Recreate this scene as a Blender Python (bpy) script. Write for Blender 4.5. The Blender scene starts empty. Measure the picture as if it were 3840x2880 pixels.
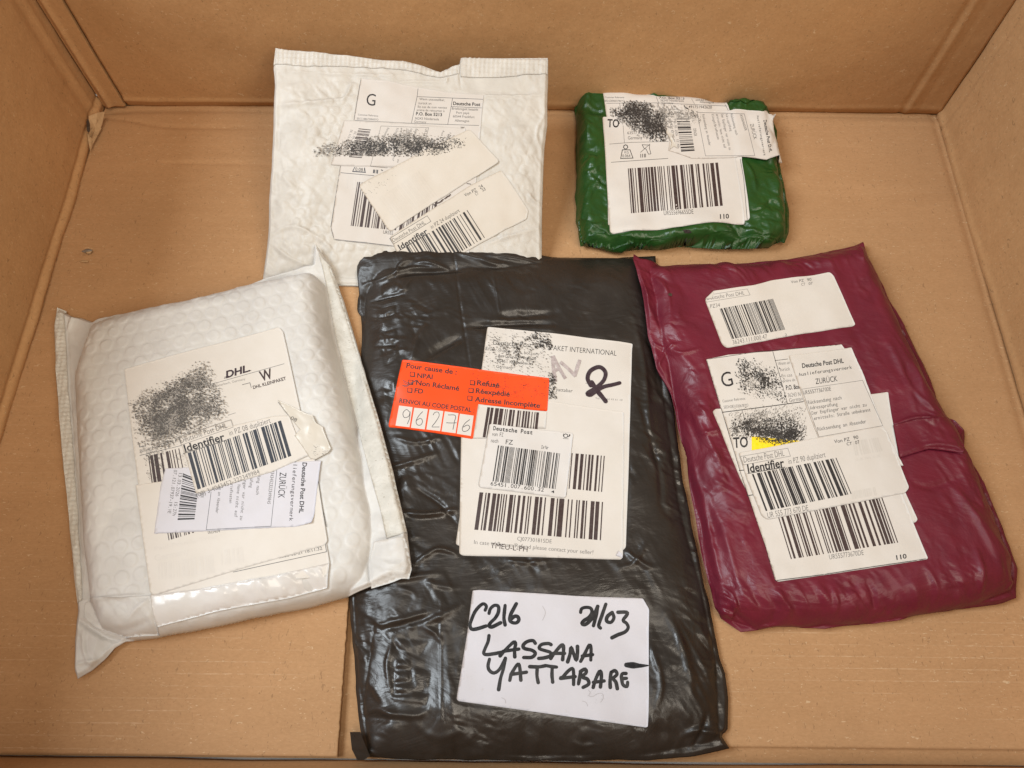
import bpy, math, random
import numpy as np
from mathutils import Vector, Matrix
from mathutils.geometry import delaunay_2d_cdt

SC = bpy.context.scene
COL = SC.collection
random.seed(7)

# ------------------------------------------------------------------ camera
CAM_H, PITCH, ROLL, FPX = 0.46, math.radians(25.0), math.radians(0.6), 2918.0
cam_d = bpy.data.cameras.new("camera")
cam_d.sensor_width = 36.0
cam_d.lens = FPX / 3840 * 36.0
cam_d.clip_start, cam_d.clip_end = 0.01, 50
cam = bpy.data.objects.new("camera", cam_d)
COL.objects.link(cam)
CAM_R = Matrix.Rotation(PITCH, 3, 'X') @ Matrix.Rotation(ROLL, 3, 'Z')
cam.matrix_world = Matrix.Translation((0, 0, CAM_H)) @ CAM_R.to_4x4()
SC.camera = cam

# ------------------------------------------------------------------ light
SC.view_settings.view_transform = 'Standard'
SC.view_settings.look = 'None'
SC.view_settings.exposure = 0.0
SC.view_settings.gamma = 1.0
world = bpy.data.worlds.new("World")
SC.world = world
world.use_nodes = True
bg = world.node_tree.nodes["Background"]
bg.inputs[0].default_value = (1.0, 0.90, 0.77, 1)
bg.inputs[1].default_value = 0.30


def area(name, loc, target, sx, sy, power, color):
    d = bpy.data.lights.new(name, 'AREA')
    d.shape, d.size, d.size_y, d.energy, d.color = 'RECTANGLE', sx, sy, power, color
    o = bpy.data.objects.new(name, d)
    COL.objects.link(o)
    o.location = loc
    o.rotation_euler = (Vector(target) - Vector(loc)).to_track_quat('-Z', 'Y').to_euler()
    return o


area("window_light", (-1.15, 0.15, 1.45), (-0.1, 0.15, 0.0), 0.7, 0.75, 32.0, (0.84, 0.93, 1.0))
area("overhead_fill_light", (0.25, -0.45, 2.3), (0.0, 0.15, 0.0), 0.9, 0.7, 19.0, (1.0, 0.90, 0.76))  # unseen lamp added overhead, a warm fill in place of ceiling bounce
area("wall_fill_light", (1.2, -1.0, 1.6), (0.0, 0.25, 0.05), 0.9, 1.0, 23.0, (1.0, 0.88, 0.72))  # added out-of-view lamp at front right to brighten the back and left walls
SC.cycles.max_bounces = 10
SC.cycles.diffuse_bounces = 6
SC.cycles.use_adaptive_sampling = False

# ------------------------------------------------------------------ frames: where a magnified piece of the photo lies
FR = dict(P=(0, 0, 1.0), BM=(960, 140, 1160 / 2005), BM1=(1220, 280, 700 / 2212), BM2=(1220, 600, 800 / 2212),
          GR=(2100, 300, 900 / 2196), GR1=(2240, 330, 700 / 2212), PU=(2320, 880, 1520 / 1637),
          PU1=(2600, 1000, 650 / 2212), PU2=(2620, 1280, 800 / 2212), PU3=(2720, 1700, 800 / 2212),
          LM=(180, 920, 1400 / 1399), LM1=(460, 1230, 820 / 2212), LM2=(500, 1650, 800 / 2212),
          LB=(0, 2055, 1400 / 2212), BK=(1280, 900, 1500 / 1257), BK1=(1280, 900, 750 / 2074),
          BK2=(1450, 1200, 1000 / 2212), BK3=(1650, 1560, 800 / 2212), BK4=(1680, 2200, 800 / 2212),
          BK5=(1280, 2150, 500 / 1136), TL=(0, 0, 1100 / 2212), TR=(2740, 0, 1100 / 2212), CL=(0, 700, 700 / 1290))


def fp(f, pts):
    x, y, s = FR[f]
    return np.array(pts, float).reshape(-1, 2) * s + (x, y)


RM = np.array(CAM_R)


def rays(px):
    px = np.asarray(px, float)
    d = np.stack([(px[:, 0] - 1920) / FPX, -(px[:, 1] - 1440) / FPX, -np.ones(len(px))], 1)
    return d @ RM.T


def at_z(px, z):
    d = rays(px)
    t = (np.broadcast_to(z, (len(d),)) - CAM_H) / d[:, 2]
    return np.stack([d[:, 0] * t, d[:, 1] * t], 1)


def on_surface(px, zf, zmax=0.10, dz=0.0015):
    """first meeting of each ray with a height field, marched downwards and bisected"""
    px = np.asarray(px, float).reshape(-1, 2)
    d = rays(px)
    hi = np.full(len(px), zmax)
    lo = np.full(len(px), -0.002)
    open_ = np.ones(len(px), bool)
    z = zmax
    while z > -0.001 and open_.any():
        z -= dz
        k = np.where(open_)[0]
        t = (z - CAM_H) / d[k, 2]
        hit = zf(d[k, 0] * t, d[k, 1] * t) >= z
        lo[k[hit]], hi[k[hit]] = z, z + dz
        open_[k[hit]] = False
    for _ in range(8):
        m = (lo + hi) / 2
        t = (m - CAM_H) / d[:, 2]
        under = zf(d[:, 0] * t, d[:, 1] * t) >= m
        lo, hi = np.where(under, m, lo), np.where(under, hi, m)
    z = (lo + hi) / 2
    return at_z(px, z), z


# ------------------------------------------------------------------ noise
def perlin(x, y, seed=0):
    rng = np.random.RandomState(seed + 11)
    perm = rng.permutation(256)
    perm = np.concatenate([perm, perm])
    ga = rng.rand(256) * 2 * np.pi
    xi, yi = np.floor(x).astype(int), np.floor(y).astype(int)
    xf, yf = x - xi, y - yi
    u, v = xf ** 3 * (xf * (xf * 6 - 15) + 10), yf ** 3 * (yf * (yf * 6 - 15) + 10)

    def g(ix, iy, dx, dy):
        a = ga[perm[(perm[ix & 255] + iy) & 255]]
        return np.cos(a) * dx + np.sin(a) * dy
    n00, n10 = g(xi, yi, xf, yf), g(xi + 1, yi, xf - 1, yf)
    n01, n11 = g(xi, yi + 1, xf, yf - 1), g(xi + 1, yi + 1, xf - 1, yf - 1)
    return ((n00 * (1 - u) + n10 * u) * (1 - v) + (n01 * (1 - u) + n11 * u) * v) * 1.5


def fbm(x, y, seed=0, oct=4, gain=0.5):
    s, a = 0, 1.0
    for i in range(oct):
        s = s + a * perlin(x * 2 ** i, y * 2 ** i, seed + i * 7)
        a *= gain
    return s


def facets(u, v, seed):
    """continuous faceted relief: upper envelope of tilted caps, one per jittered cell"""
    rng = np.random.RandomState(seed + 101)
    T = rng.rand(5, 4096)
    iu, iv = np.floor(u).astype(int), np.floor(v).astype(int)
    best = np.full(u.shape, -9.0)
    for di in (-2, -1, 0, 1, 2):
        for dj in (-2, -1, 0, 1, 2):
            if abs(di) + abs(dj) > 3:
                continue
            ci, cj = iu + di, iv + dj
            k = (ci * 73 + cj * 1543 + (ci * cj) * 7) & 4095
            du, dv = u - ci - T[0][k], v - cj - T[1][k]
            h = 0.40 * T[2][k] + (T[3][k] - 0.5) * 0.8 * du + (T[4][k] - 0.5) * 0.8 * dv - 0.78 * np.sqrt(du * du + dv * dv + 0.012)
            best = np.maximum(best, h)
    return best


def crumple(x, y, scale, seed, aniso=1.0, ang=0.0, oct=2):
    """thin film relief: flat facets meeting in sharp ridges and valleys, about -1..1"""
    ca, sa = math.cos(ang), math.sin(ang)
    u, v = (x * ca + y * sa) / scale, (-x * sa + y * ca) / (scale * aniso)
    wu = u + 0.35 * perlin(u * 0.8, v * 0.8, seed + 50)
    wv = v + 0.35 * perlin(u * 0.8 + 9, v * 0.8, seed + 51)
    s, a, f = 0, 1.0, 1.0
    for i in range(oct):
        q = facets(wu * f, wv * f, seed + i * 5)
        s = s + a * (q if i % 2 == seed % 2 else -q)
        a *= 0.42
        f *= 2.1
    return s * 1.6


def patchy(x, y, size, seed, lo=-0.1, hi=0.5):
    return sstep(lo, hi, fbm(x / size, y / size, seed, 2))


def bubbles(x, y, pitch, rot, r, seed, jit=0.0):
    ca, sa = math.cos(rot), math.sin(rot)
    u, v = x * ca + y * sa, -x * sa + y * ca
    rowh = pitch * 0.866
    best = np.full(u.shape, 9.0)
    bi = np.zeros(u.shape)
    for dr in (-1, 0, 1):
        row = np.floor(v / rowh + 0.5) + dr
        off = np.where(row % 2 == 0, 0.0, 0.5)
        for dc in (0,):
            c = np.floor(u / pitch - off + 0.5)
            du, dv = u - (c + off) * pitch, v - row * rowh
            dd = np.sqrt(du * du + dv * dv)
            m = dd < best
            best = np.where(m, dd, best)
            bi = np.where(m, (row * 131 + c * 17) % 97, bi)
    return best, bi / 97.0


def sstep(a, b, x):
    t = np.clip((x - a) / (b - a), 0, 1)
    return t * t * (3 - 2 * t)


def poly_sd(X, Y, poly):
    """signed distance, positive inside"""
    P = np.asarray(poly)
    Q = np.roll(P, -1, 0)
    d2 = np.full(X.shape, 1e9)
    ins = np.zeros(X.shape, bool)
    for (ax, ay), (bx, by) in zip(P, Q):
        ex, ey = bx - ax, by - ay
        L = ex * ex + ey * ey + 1e-18
        t = np.clip(((X - ax) * ex + (Y - ay) * ey) / L, 0, 1)
        d2 = np.minimum(d2, (X - ax - t * ex) ** 2 + (Y - ay - t * ey) ** 2)
        c = ((ay > Y) != (by > Y))
        if abs(ey) > 1e-15:
            ins ^= c & (X < ex * (Y - ay) / ey + ax)
    return np.where(ins, 1, -1) * np.sqrt(d2)


def line_d(X, Y, pts):
    """distance to an open polyline and the share of its length at the nearest point"""
    P = np.asarray(pts)
    seg = np.hypot(*(P[1:] - P[:-1]).T)
    tot, acc = seg.sum(), 0.0
    d2, tt = np.full(X.shape, 1e9), np.zeros(X.shape)
    for k in range(len(P) - 1):
        ax, ay = P[k]
        ex, ey = P[k + 1] - P[k]
        t = np.clip(((X - ax) * ex + (Y - ay) * ey) / (ex * ex + ey * ey + 1e-18), 0, 1)
        q = (X - ax - t * ex) ** 2 + (Y - ay - t * ey) ** 2
        m = q < d2
        d2, tt = np.where(m, q, d2), np.where(m, (acc + t * seg[k]) / tot, tt)
        acc += seg[k]
    return np.sqrt(d2), tt


def blur(a, w, n):
    """n-cell box blur x3 with weights"""
    a, w = a * w, w.astype(float)
    for _ in range(3):
        for ax in (0, 1):
            out = []
            for q in (a, w):
                pad = [(0, 0), (0, 0)]
                pad[ax] = (n + 1, n)
                c = np.cumsum(np.pad(q, pad, mode='edge'), axis=ax)
                sl = [slice(None)] * 2
                s2 = [slice(None)] * 2
                sl[ax], s2[ax] = slice(2 * n + 1, None), slice(0, -(2 * n + 1))
                out.append((c[tuple(sl)] - c[tuple(s2)]) / (2 * n + 1))
            a, w = out
    return a / np.maximum(w, 1e-6)


def spline(P, n=8):
    """Catmull-Rom through the points"""
    P = np.asarray(P, float)
    if len(P) < 3:
        return P
    A = np.vstack([2 * P[0] - P[1], P, 2 * P[-1] - P[-2]])
    out = []
    for i in range(1, len(A) - 2):
        t = np.linspace(0, 1, n, endpoint=False)[:, None]
        p0, p1, p2, p3 = A[i - 1], A[i], A[i + 1], A[i + 2]
        out.append(0.5 * (2 * p1 + (p2 - p0) * t + (2 * p0 - 5 * p1 + 4 * p2 - p3) * t ** 2 + (3 * p1 - p0 - 3 * p2 + p3) * t ** 3))
    return np.vstack(out + [P[-1:]])


def resample(P, n):
    P = np.asarray(P, float)
    s = np.concatenate([[0], np.cumsum(np.hypot(*(P[1:] - P[:-1]).T))])
    t = np.linspace(0, s[-1], n)
    return np.stack([np.interp(t, s, P[:, 0]), np.interp(t, s, P[:, 1])], 1)


# ------------------------------------------------------------------ materials
def mat(name):
    m = bpy.data.materials.new(name)
    m.use_nodes = True
    nt = m.node_tree
    return m, nt, nt.nodes["Principled BSDF"]


def node(nt, typ, **kw):
    n = nt.nodes.new(typ)
    for k, v in kw.items():
        if k in n.inputs.keys() if isinstance(k, str) else False:
            n.inputs[k].default_value = v
        else:
            setattr(n, k, v)
    return n


def coords(nt, scale=(1, 1, 1), rot=(0, 0, 0)):
    tc = nt.nodes.new('ShaderNodeTexCoord')
    mp = nt.nodes.new('ShaderNodeMapping')
    mp.inputs['Scale'].default_value = scale
    mp.inputs['Rotation'].default_value = rot
    nt.links.new(tc.outputs['Object'], mp.inputs[0])
    return mp.outputs[0]


def ramp(nt, src, stops):
    r = nt.nodes.new('ShaderNodeValToRGB')
    r.color_ramp.elements[0].position, r.color_ramp.elements[0].color = stops[0][0], stops[0][1]
    r.color_ramp.elements[1].position, r.color_ramp.elements[1].color = stops[-1][0], stops[-1][1]
    for p, c in stops[1:-1]:
        e = r.color_ramp.elements.new(p)
        e.color = c
    nt.links.new(src, r.inputs[0])
    return r.outputs[0]


def mixc(nt, fac, a, b, mode='MIX'):
    m = nt.nodes.new('ShaderNodeMix')
    m.data_type, m.blend_type = 'RGBA', mode
    for sock, v in ((m.inputs[0], fac), (m.inputs[6], a), (m.inputs[7], b)):
        if hasattr(v, 'links'):
            nt.links.new(v, sock)
        else:
            sock.default_value = v
    return m.outputs[2]


def noise(nt, co, scale, detail=4, rough=0.55, dist=0.0):
    n = nt.nodes.new('ShaderNodeTexNoise')
    n.inputs['Scale'].default_value = scale
    n.inputs['Detail'].default_value = detail
    n.inputs['Roughness'].default_value = rough
    n.inputs['Distortion'].default_value = dist
    nt.links.new(co, n.inputs['Vector'])
    return n.outputs[0]


def bump(nt, src, bs, strength, dist, prev=None):
    b = nt.nodes.new('ShaderNodeBump')
    b.inputs['Strength'].default_value = strength
    b.inputs['Distance'].default_value = dist
    nt.links.new(src, b.inputs['Height'])
    if prev:
        nt.links.new(prev, b.inputs['Normal'])
    nt.links.new(b.outputs[0], bs.inputs['Normal'])
    return b.outputs[0]


def gray(v):
    return (v, v, v, 1)


def cardboard(name, base=(0.46, 0.265, 0.122), flute=0.0, axis=(1, 1, 1)):
    m, nt, bs = mat(name)
    co = coords(nt)
    big = noise(nt, co, 9, 4)
    c = mixc(nt, ramp(nt, big, [(0.3, gray(0)), (0.7, gray(1))]), (*[v * 0.93 for v in base], 1), (*[v * 1.06 for v in base], 1))
    fine = noise(nt, coords(nt, axis), 420, 5, 0.7)
    c = mixc(nt, ramp(nt, fine, [(0.3, gray(0)), (0.72, gray(1))]), c, (0.84, 0.82, 0.79, 1), 'MULTIPLY')
    band = noise(nt, coords(nt, (0.35, 3.0, 1.0)), 28, 4, 0.6)
    c = mixc(nt, ramp(nt, band, [(0.38, gray(0)), (0.66, gray(0.55))]), c, (0.93, 0.91, 0.88, 1), 'MULTIPLY')
    # pale fibres and dark specks
    fib = noise(nt, coords(nt, (1.0, 2.6, 1.4), (0, 0, 0.5)), 340, 1, 0.4, 1.4)
    c = mixc(nt, ramp(nt, fib, [(0.70, gray(0)), (0.76, gray(0.45))]), c, (0.68, 0.52, 0.33, 1))
    fib2 = noise(nt, coords(nt, (2.4, 1.0, 1.6), (0, 0, 0.9)), 300, 1, 0.4, 1.2)
    c = mixc(nt, ramp(nt, fib2, [(0.27, gray(0.42)), (0.305, gray(0))]), c, (0.15, 0.085, 0.04, 1))
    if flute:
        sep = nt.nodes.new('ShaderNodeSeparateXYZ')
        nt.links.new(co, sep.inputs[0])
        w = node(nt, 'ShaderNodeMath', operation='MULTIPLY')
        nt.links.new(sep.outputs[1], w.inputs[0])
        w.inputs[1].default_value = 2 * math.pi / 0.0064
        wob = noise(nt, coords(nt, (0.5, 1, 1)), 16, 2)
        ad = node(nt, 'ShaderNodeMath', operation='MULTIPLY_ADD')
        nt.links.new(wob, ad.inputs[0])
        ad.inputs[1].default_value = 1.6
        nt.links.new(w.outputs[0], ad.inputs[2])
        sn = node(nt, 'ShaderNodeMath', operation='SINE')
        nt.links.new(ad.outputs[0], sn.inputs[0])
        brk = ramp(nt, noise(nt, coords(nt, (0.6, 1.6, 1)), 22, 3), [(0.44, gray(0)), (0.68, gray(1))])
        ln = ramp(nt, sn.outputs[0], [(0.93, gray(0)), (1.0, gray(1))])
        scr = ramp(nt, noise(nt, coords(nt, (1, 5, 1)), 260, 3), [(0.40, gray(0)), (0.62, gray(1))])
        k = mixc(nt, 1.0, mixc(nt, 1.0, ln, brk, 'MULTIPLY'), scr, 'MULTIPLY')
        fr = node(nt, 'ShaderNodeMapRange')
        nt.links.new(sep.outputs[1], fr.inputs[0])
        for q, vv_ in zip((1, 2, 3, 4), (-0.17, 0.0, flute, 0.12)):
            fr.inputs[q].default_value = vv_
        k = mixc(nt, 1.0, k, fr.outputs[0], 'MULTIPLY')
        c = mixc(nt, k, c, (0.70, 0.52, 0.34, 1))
        p = bump(nt, sn.outputs[0], bs, 0.05, 0.0004)
    else:
        p = None
    nt.links.new(c, bs.inputs['Base Color'])
    bs.inputs['Roughness'].default_value = 0.78
    bs.inputs['Specular IOR Level'].default_value = 0.25
    bump(nt, fine, bs, 0.25, 0.0003, p)
    return m


def film(name, col, rough, spec=0.5, scale=90, bstr=0.3, bdist=0.0006, coat=0.0, tint=None, tone_scale=40, speck=0.0, rvar=0.10, sss=0.0):
    m, nt, bs = mat(name)
    co = coords(nt)
    n1 = noise(nt, co, tone_scale, 4, 0.6, 0.6)  # film colour varies in tone at random
    c = mixc(nt, ramp(nt, n1, [(0.3, gray(0)), (0.7, gray(1))]), (*[v * 0.9 for v in col], 1), (*(tint or [v * 1.1 for v in col]), 1))
    if speck:
        sp = noise(nt, coords(nt, (1, 1.6, 1)), 520, 1, 0.4)
        c = mixc(nt, ramp(nt, sp, [(0.24, gray(speck)), (0.29, gray(0))]), c, (0.22, 0.17, 0.12, 1))
    nt.links.new(c, bs.inputs['Base Color'])
    r = ramp(nt, noise(nt, co, 55, 3), [(0.3, gray(max(0.02, rough - rvar))), (0.7, gray(rough + rvar))])
    nt.links.new(r, bs.inputs['Roughness'])
    bs.inputs['Specular IOR Level'].default_value = spec
    bs.inputs['Coat Weight'].default_value = coat
    bs.inputs['Coat Roughness'].default_value = 0.18
    if sss:
        bs.inputs['Subsurface Weight'].default_value = sss
        bs.inputs['Subsurface Radius'].default_value = (0.004, 0.004, 0.0035)
        bs.inputs['Subsurface Scale'].default_value = 0.6
    w1 = noise(nt, coords(nt, (1, 0.6, 1), (0, 0, 0.4)), scale, 5, 0.62, 1.3)
    rid = node(nt, 'ShaderNodeMath', operation='SUBTRACT')
    nt.links.new(w1, rid.inputs[0])
    rid.inputs[1].default_value = 0.5
    ab = node(nt, 'ShaderNodeMath', operation='ABSOLUTE')
    nt.links.new(rid.outputs[0], ab.inputs[0])
    p = bump(nt, ab.outputs[0], bs, bstr, bdist * 6)
    w2 = noise(nt, coords(nt, (0.5, 1, 1), (0, 0, -0.7)), scale * 0.42, 4, 0.6, 2.2)
    r2 = node(nt, 'ShaderNodeMath', operation='SUBTRACT')
    nt.links.new(w2, r2.inputs[0])
    r2.inputs[1].default_value = 0.5
    a2 = node(nt, 'ShaderNodeMath', operation='ABSOLUTE')
    nt.links.new(r2.outputs[0], a2.inputs[0])
    p = bump(nt, a2.outputs[0], bs, bstr * 1.3, bdist * 14, p)
    bump(nt, noise(nt, co, scale * 6, 3), bs, bstr * 0.35, bdist, p)
    return m


def paper(name, col, grime=0.25, rough=0.55):
    m, nt, bs = mat(name)
    co = coords(nt)
    n = noise(nt, co, 45, 5, 0.65)
    c = mixc(nt, ramp(nt, n, [(0.35, gray(0)), (0.75, gray(1))]), (*col, 1), (*[v * f for v, f in zip(col, (0.95, 0.94, 0.915))], 1))
    s = noise(nt, coords(nt, (1, 1, 1), (0, 0, 0.7)), 150, 4, 0.7, 0.5)
    c = mixc(nt, ramp(nt, s, [(0.66, gray(0)), (0.80, gray(grime))]), c, (0.40, 0.36, 0.32, 1))
    nt.links.new(c, bs.inputs['Base Color'])
    bs.inputs['Roughness'].default_value = rough
    bs.inputs['Specular IOR Level'].default_value = 0.35
    bump(nt, noise(nt, co, 60, 4), bs, 0.12, 0.0012)
    return m


def ink(name, col, rough=0.5, wear=0.0):
    m, nt, bs = mat(name)
    n = noise(nt, coords(nt), 500, 3, 0.6)
    hi = [min(1, v + 0.02 + wear) for v in col]
    nt.links.new(mixc(nt, ramp(nt, n, [(0.35, gray(0)), (0.7, gray(1))]), (*col, 1), (*hi, 1)), bs.inputs['Base Color'])
    bs.inputs['Roughness'].default_value = rough
    bs.inputs['Specular IOR Level'].default_value = 0.3
    return m


M = dict(
    wall=cardboard("kraft_wall", (0.505, 0.288, 0.134)),
    floor=cardboard("kraft_floor", (0.452, 0.258, 0.124), 0.0, (1, 2.2, 1)),
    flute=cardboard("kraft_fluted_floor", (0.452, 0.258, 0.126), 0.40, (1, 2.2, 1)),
    edge=cardboard("kraft_torn_edge", (0.50, 0.33, 0.18)),
    dark=ink("dark_gap", (0.05, 0.03, 0.018), 0.9),
    pearl=film("pearl_bubble_film", (0.53, 0.49, 0.435), 0.50, 0.34, 120, 0.05, 0.0005, 0.0, (0.56, 0.525, 0.475), 60, 0.0, 0.10, 0.15),
    milk=film("milky_bubble_film", (0.565, 0.54, 0.51), 0.50, 0.32, 110, 0.03, 0.0004, 0.0, (0.60, 0.58, 0.55), 30, 0.0, 0.08, 0.2),
    seal=film("milky_seal", (0.55, 0.52, 0.46), 0.42, 0.45, 160, 0.12, 0.0004, 0.05, (0.60, 0.575, 0.52), 90, 0.35),
    lip=film("speckled_lip", (0.54, 0.51, 0.45), 0.55, 0.35, 200, 0.15, 0.0004, 0.0, (0.59, 0.56, 0.505), 120, 0.6),
    black=film("black_poly_film", (0.019, 0.0148, 0.0118), 0.35, 0.48, 60, 0.10, 0.0006, 0.0, (0.026, 0.020, 0.016), 40),
    green=film("green_poly_film", (0.011, 0.056, 0.010), 0.38, 0.45, 70, 0.13, 0.0006, 0.0, (0.017, 0.064, 0.010), 40),
    plum=film("plum_poly_film", (0.122, 0.0095, 0.023), 0.44, 0.40, 70, 0.11, 0.0006, 0.0, (0.145, 0.012, 0.026), 40),
    paper=paper("label_paper", (0.60, 0.56, 0.52)),
    paper2=paper("label_paper_cool", (0.60, 0.57, 0.55)),
    cream=paper("label_paper_cream", (0.61, 0.565, 0.515), 0.2),
    buff=paper("label_paper_buff", (0.56, 0.505, 0.44), 0.2),
    paper3=paper("label_paper_dimmed", (0.55, 0.505, 0.465), 0.25),  # cream label paper darkened to offset the strong light on the pearly mailer
    gloss=paper("label_paper_glossy", (0.61, 0.585, 0.565), 0.15, 0.2),
    white=paper("label_paper_white", (0.56, 0.545, 0.585), 0.45),
    stained=paper("label_paper_stained", (0.58, 0.535, 0.47), 0.8, 0.3),
    orange=paper("orange_sticker", (0.88, 0.075, 0.012), 0.05, 0.4),
    orange_dark=paper("orange_sticker_scuffed", (0.80, 0.062, 0.012), 0.35, 0.5),
    yellow=ink("yellow_highlighter", (0.86, 0.62, 0.0), 0.5, 0.02),
    amber=ink("amber_tint", (0.76, 0.62, 0.40), 0.55, 0.02),
    ink=ink("black_print", (0.022, 0.019, 0.020)),
    brown=ink("brown_black_print", (0.045, 0.026, 0.024)),
    blue=ink("blue_black_print", (0.030, 0.034, 0.045)),
    faint=ink("grey_print", (0.26, 0.24, 0.225)),
    mid=ink("worn_print", (0.12, 0.11, 0.105)),
    ghost=ink("show_through_print", (0.525, 0.485, 0.445)),
    marker=ink("black_marker", (0.010, 0.010, 0.012), 0.42),
    violet=ink("violet_black_marker", (0.035, 0.018, 0.024), 0.45),
    rubbed=ink("rubbed_marker", (0.33, 0.27, 0.26), 0.6, 0.12),
    pen=ink("ballpoint", (0.07, 0.065, 0.07), 0.5),
    smear=ink("roller_ink", (0.030, 0.025, 0.022), 0.6),
    smear2=ink("roller_ink_grey", (0.085, 0.076, 0.068), 0.6),
    scuffed=ink("scuffed_board", (0.15, 0.115, 0.085), 0.85, 0.06),
    haze_ink=ink("roller_ink_pale", (0.27, 0.245, 0.22), 0.6),
    black_patch=ink("dark_tape", (0.03, 0.022, 0.02), 0.5),
    shipfloor=ink("grey_ground", (0.35, 0.33, 0.30), 0.8),
)


# ------------------------------------------------------------------ objects
def link_mesh(name, verts, faces, material, parent=None, smooth=True, origin=(0, 0, 0)):
    me = bpy.data.meshes.new(name)
    v = np.asarray(verts, float) - np.asarray(origin, float)
    if isinstance(faces, np.ndarray):
        me.vertices.add(len(v))
        me.vertices.foreach_set("co", v.ravel())
        n, k = faces.shape
        me.loops.add(n * k)
        me.loops.foreach_set("vertex_index", faces.ravel().astype(np.int32))
        me.polygons.add(n)
        me.polygons.foreach_set("loop_start", np.arange(0, n * k, k, dtype=np.int32))
        me.update(calc_edges=True)
    else:
        me.from_pydata(v.tolist(), [], faces)
    if smooth:
        me.polygons.foreach_set("use_smooth", np.ones(len(me.polygons), bool))
    me.validate()
    me.materials.append(material)
    o = bpy.data.objects.new(name, me)
    COL.objects.link(o)
    if parent is not None:
        o.parent = parent
    return o


def thing(name, loc, label, cat, group=None):
    o = bpy.data.objects.new(name, None)
    COL.objects.link(o)
    o.location = loc
    o.empty_display_size = 0.02
    o['label'], o['category'] = label, cat
    if group:
        o['group'] = group
    return o


class Raster:
    def __init__(s, pts, res=0.0005, pad=0.012):
        lo, hi = pts.min(0) - pad, pts.max(0) + pad
        s.x0, s.y0, s.res = lo[0], lo[1], res
        s.nx, s.ny = [int(v) + 1 for v in (hi - lo) / res]
        s.X, s.Y = np.meshgrid(s.x0 + np.arange(s.nx) * res, s.y0 + np.arange(s.ny) * res)

    def get(s, a, x, y):
        fx = np.clip((x - s.x0) / s.res, 0, s.nx - 1.001)
        fy = np.clip((y - s.y0) / s.res, 0, s.ny - 1.001)
        ix, iy = fx.astype(int), fy.astype(int)
        u, v = fx - ix, fy - iy
        return (a[iy, ix] * (1 - u) + a[iy, ix + 1] * u) * (1 - v) + (a[iy + 1, ix] * (1 - u) + a[iy + 1, ix + 1] * u) * v

    def inside(s, X, Y):
        return (X > s.x0) & (X < s.x0 + (s.nx - 1) * s.res) & (Y > s.y0) & (Y < s.y0 + (s.ny - 1) * s.res)


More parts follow.
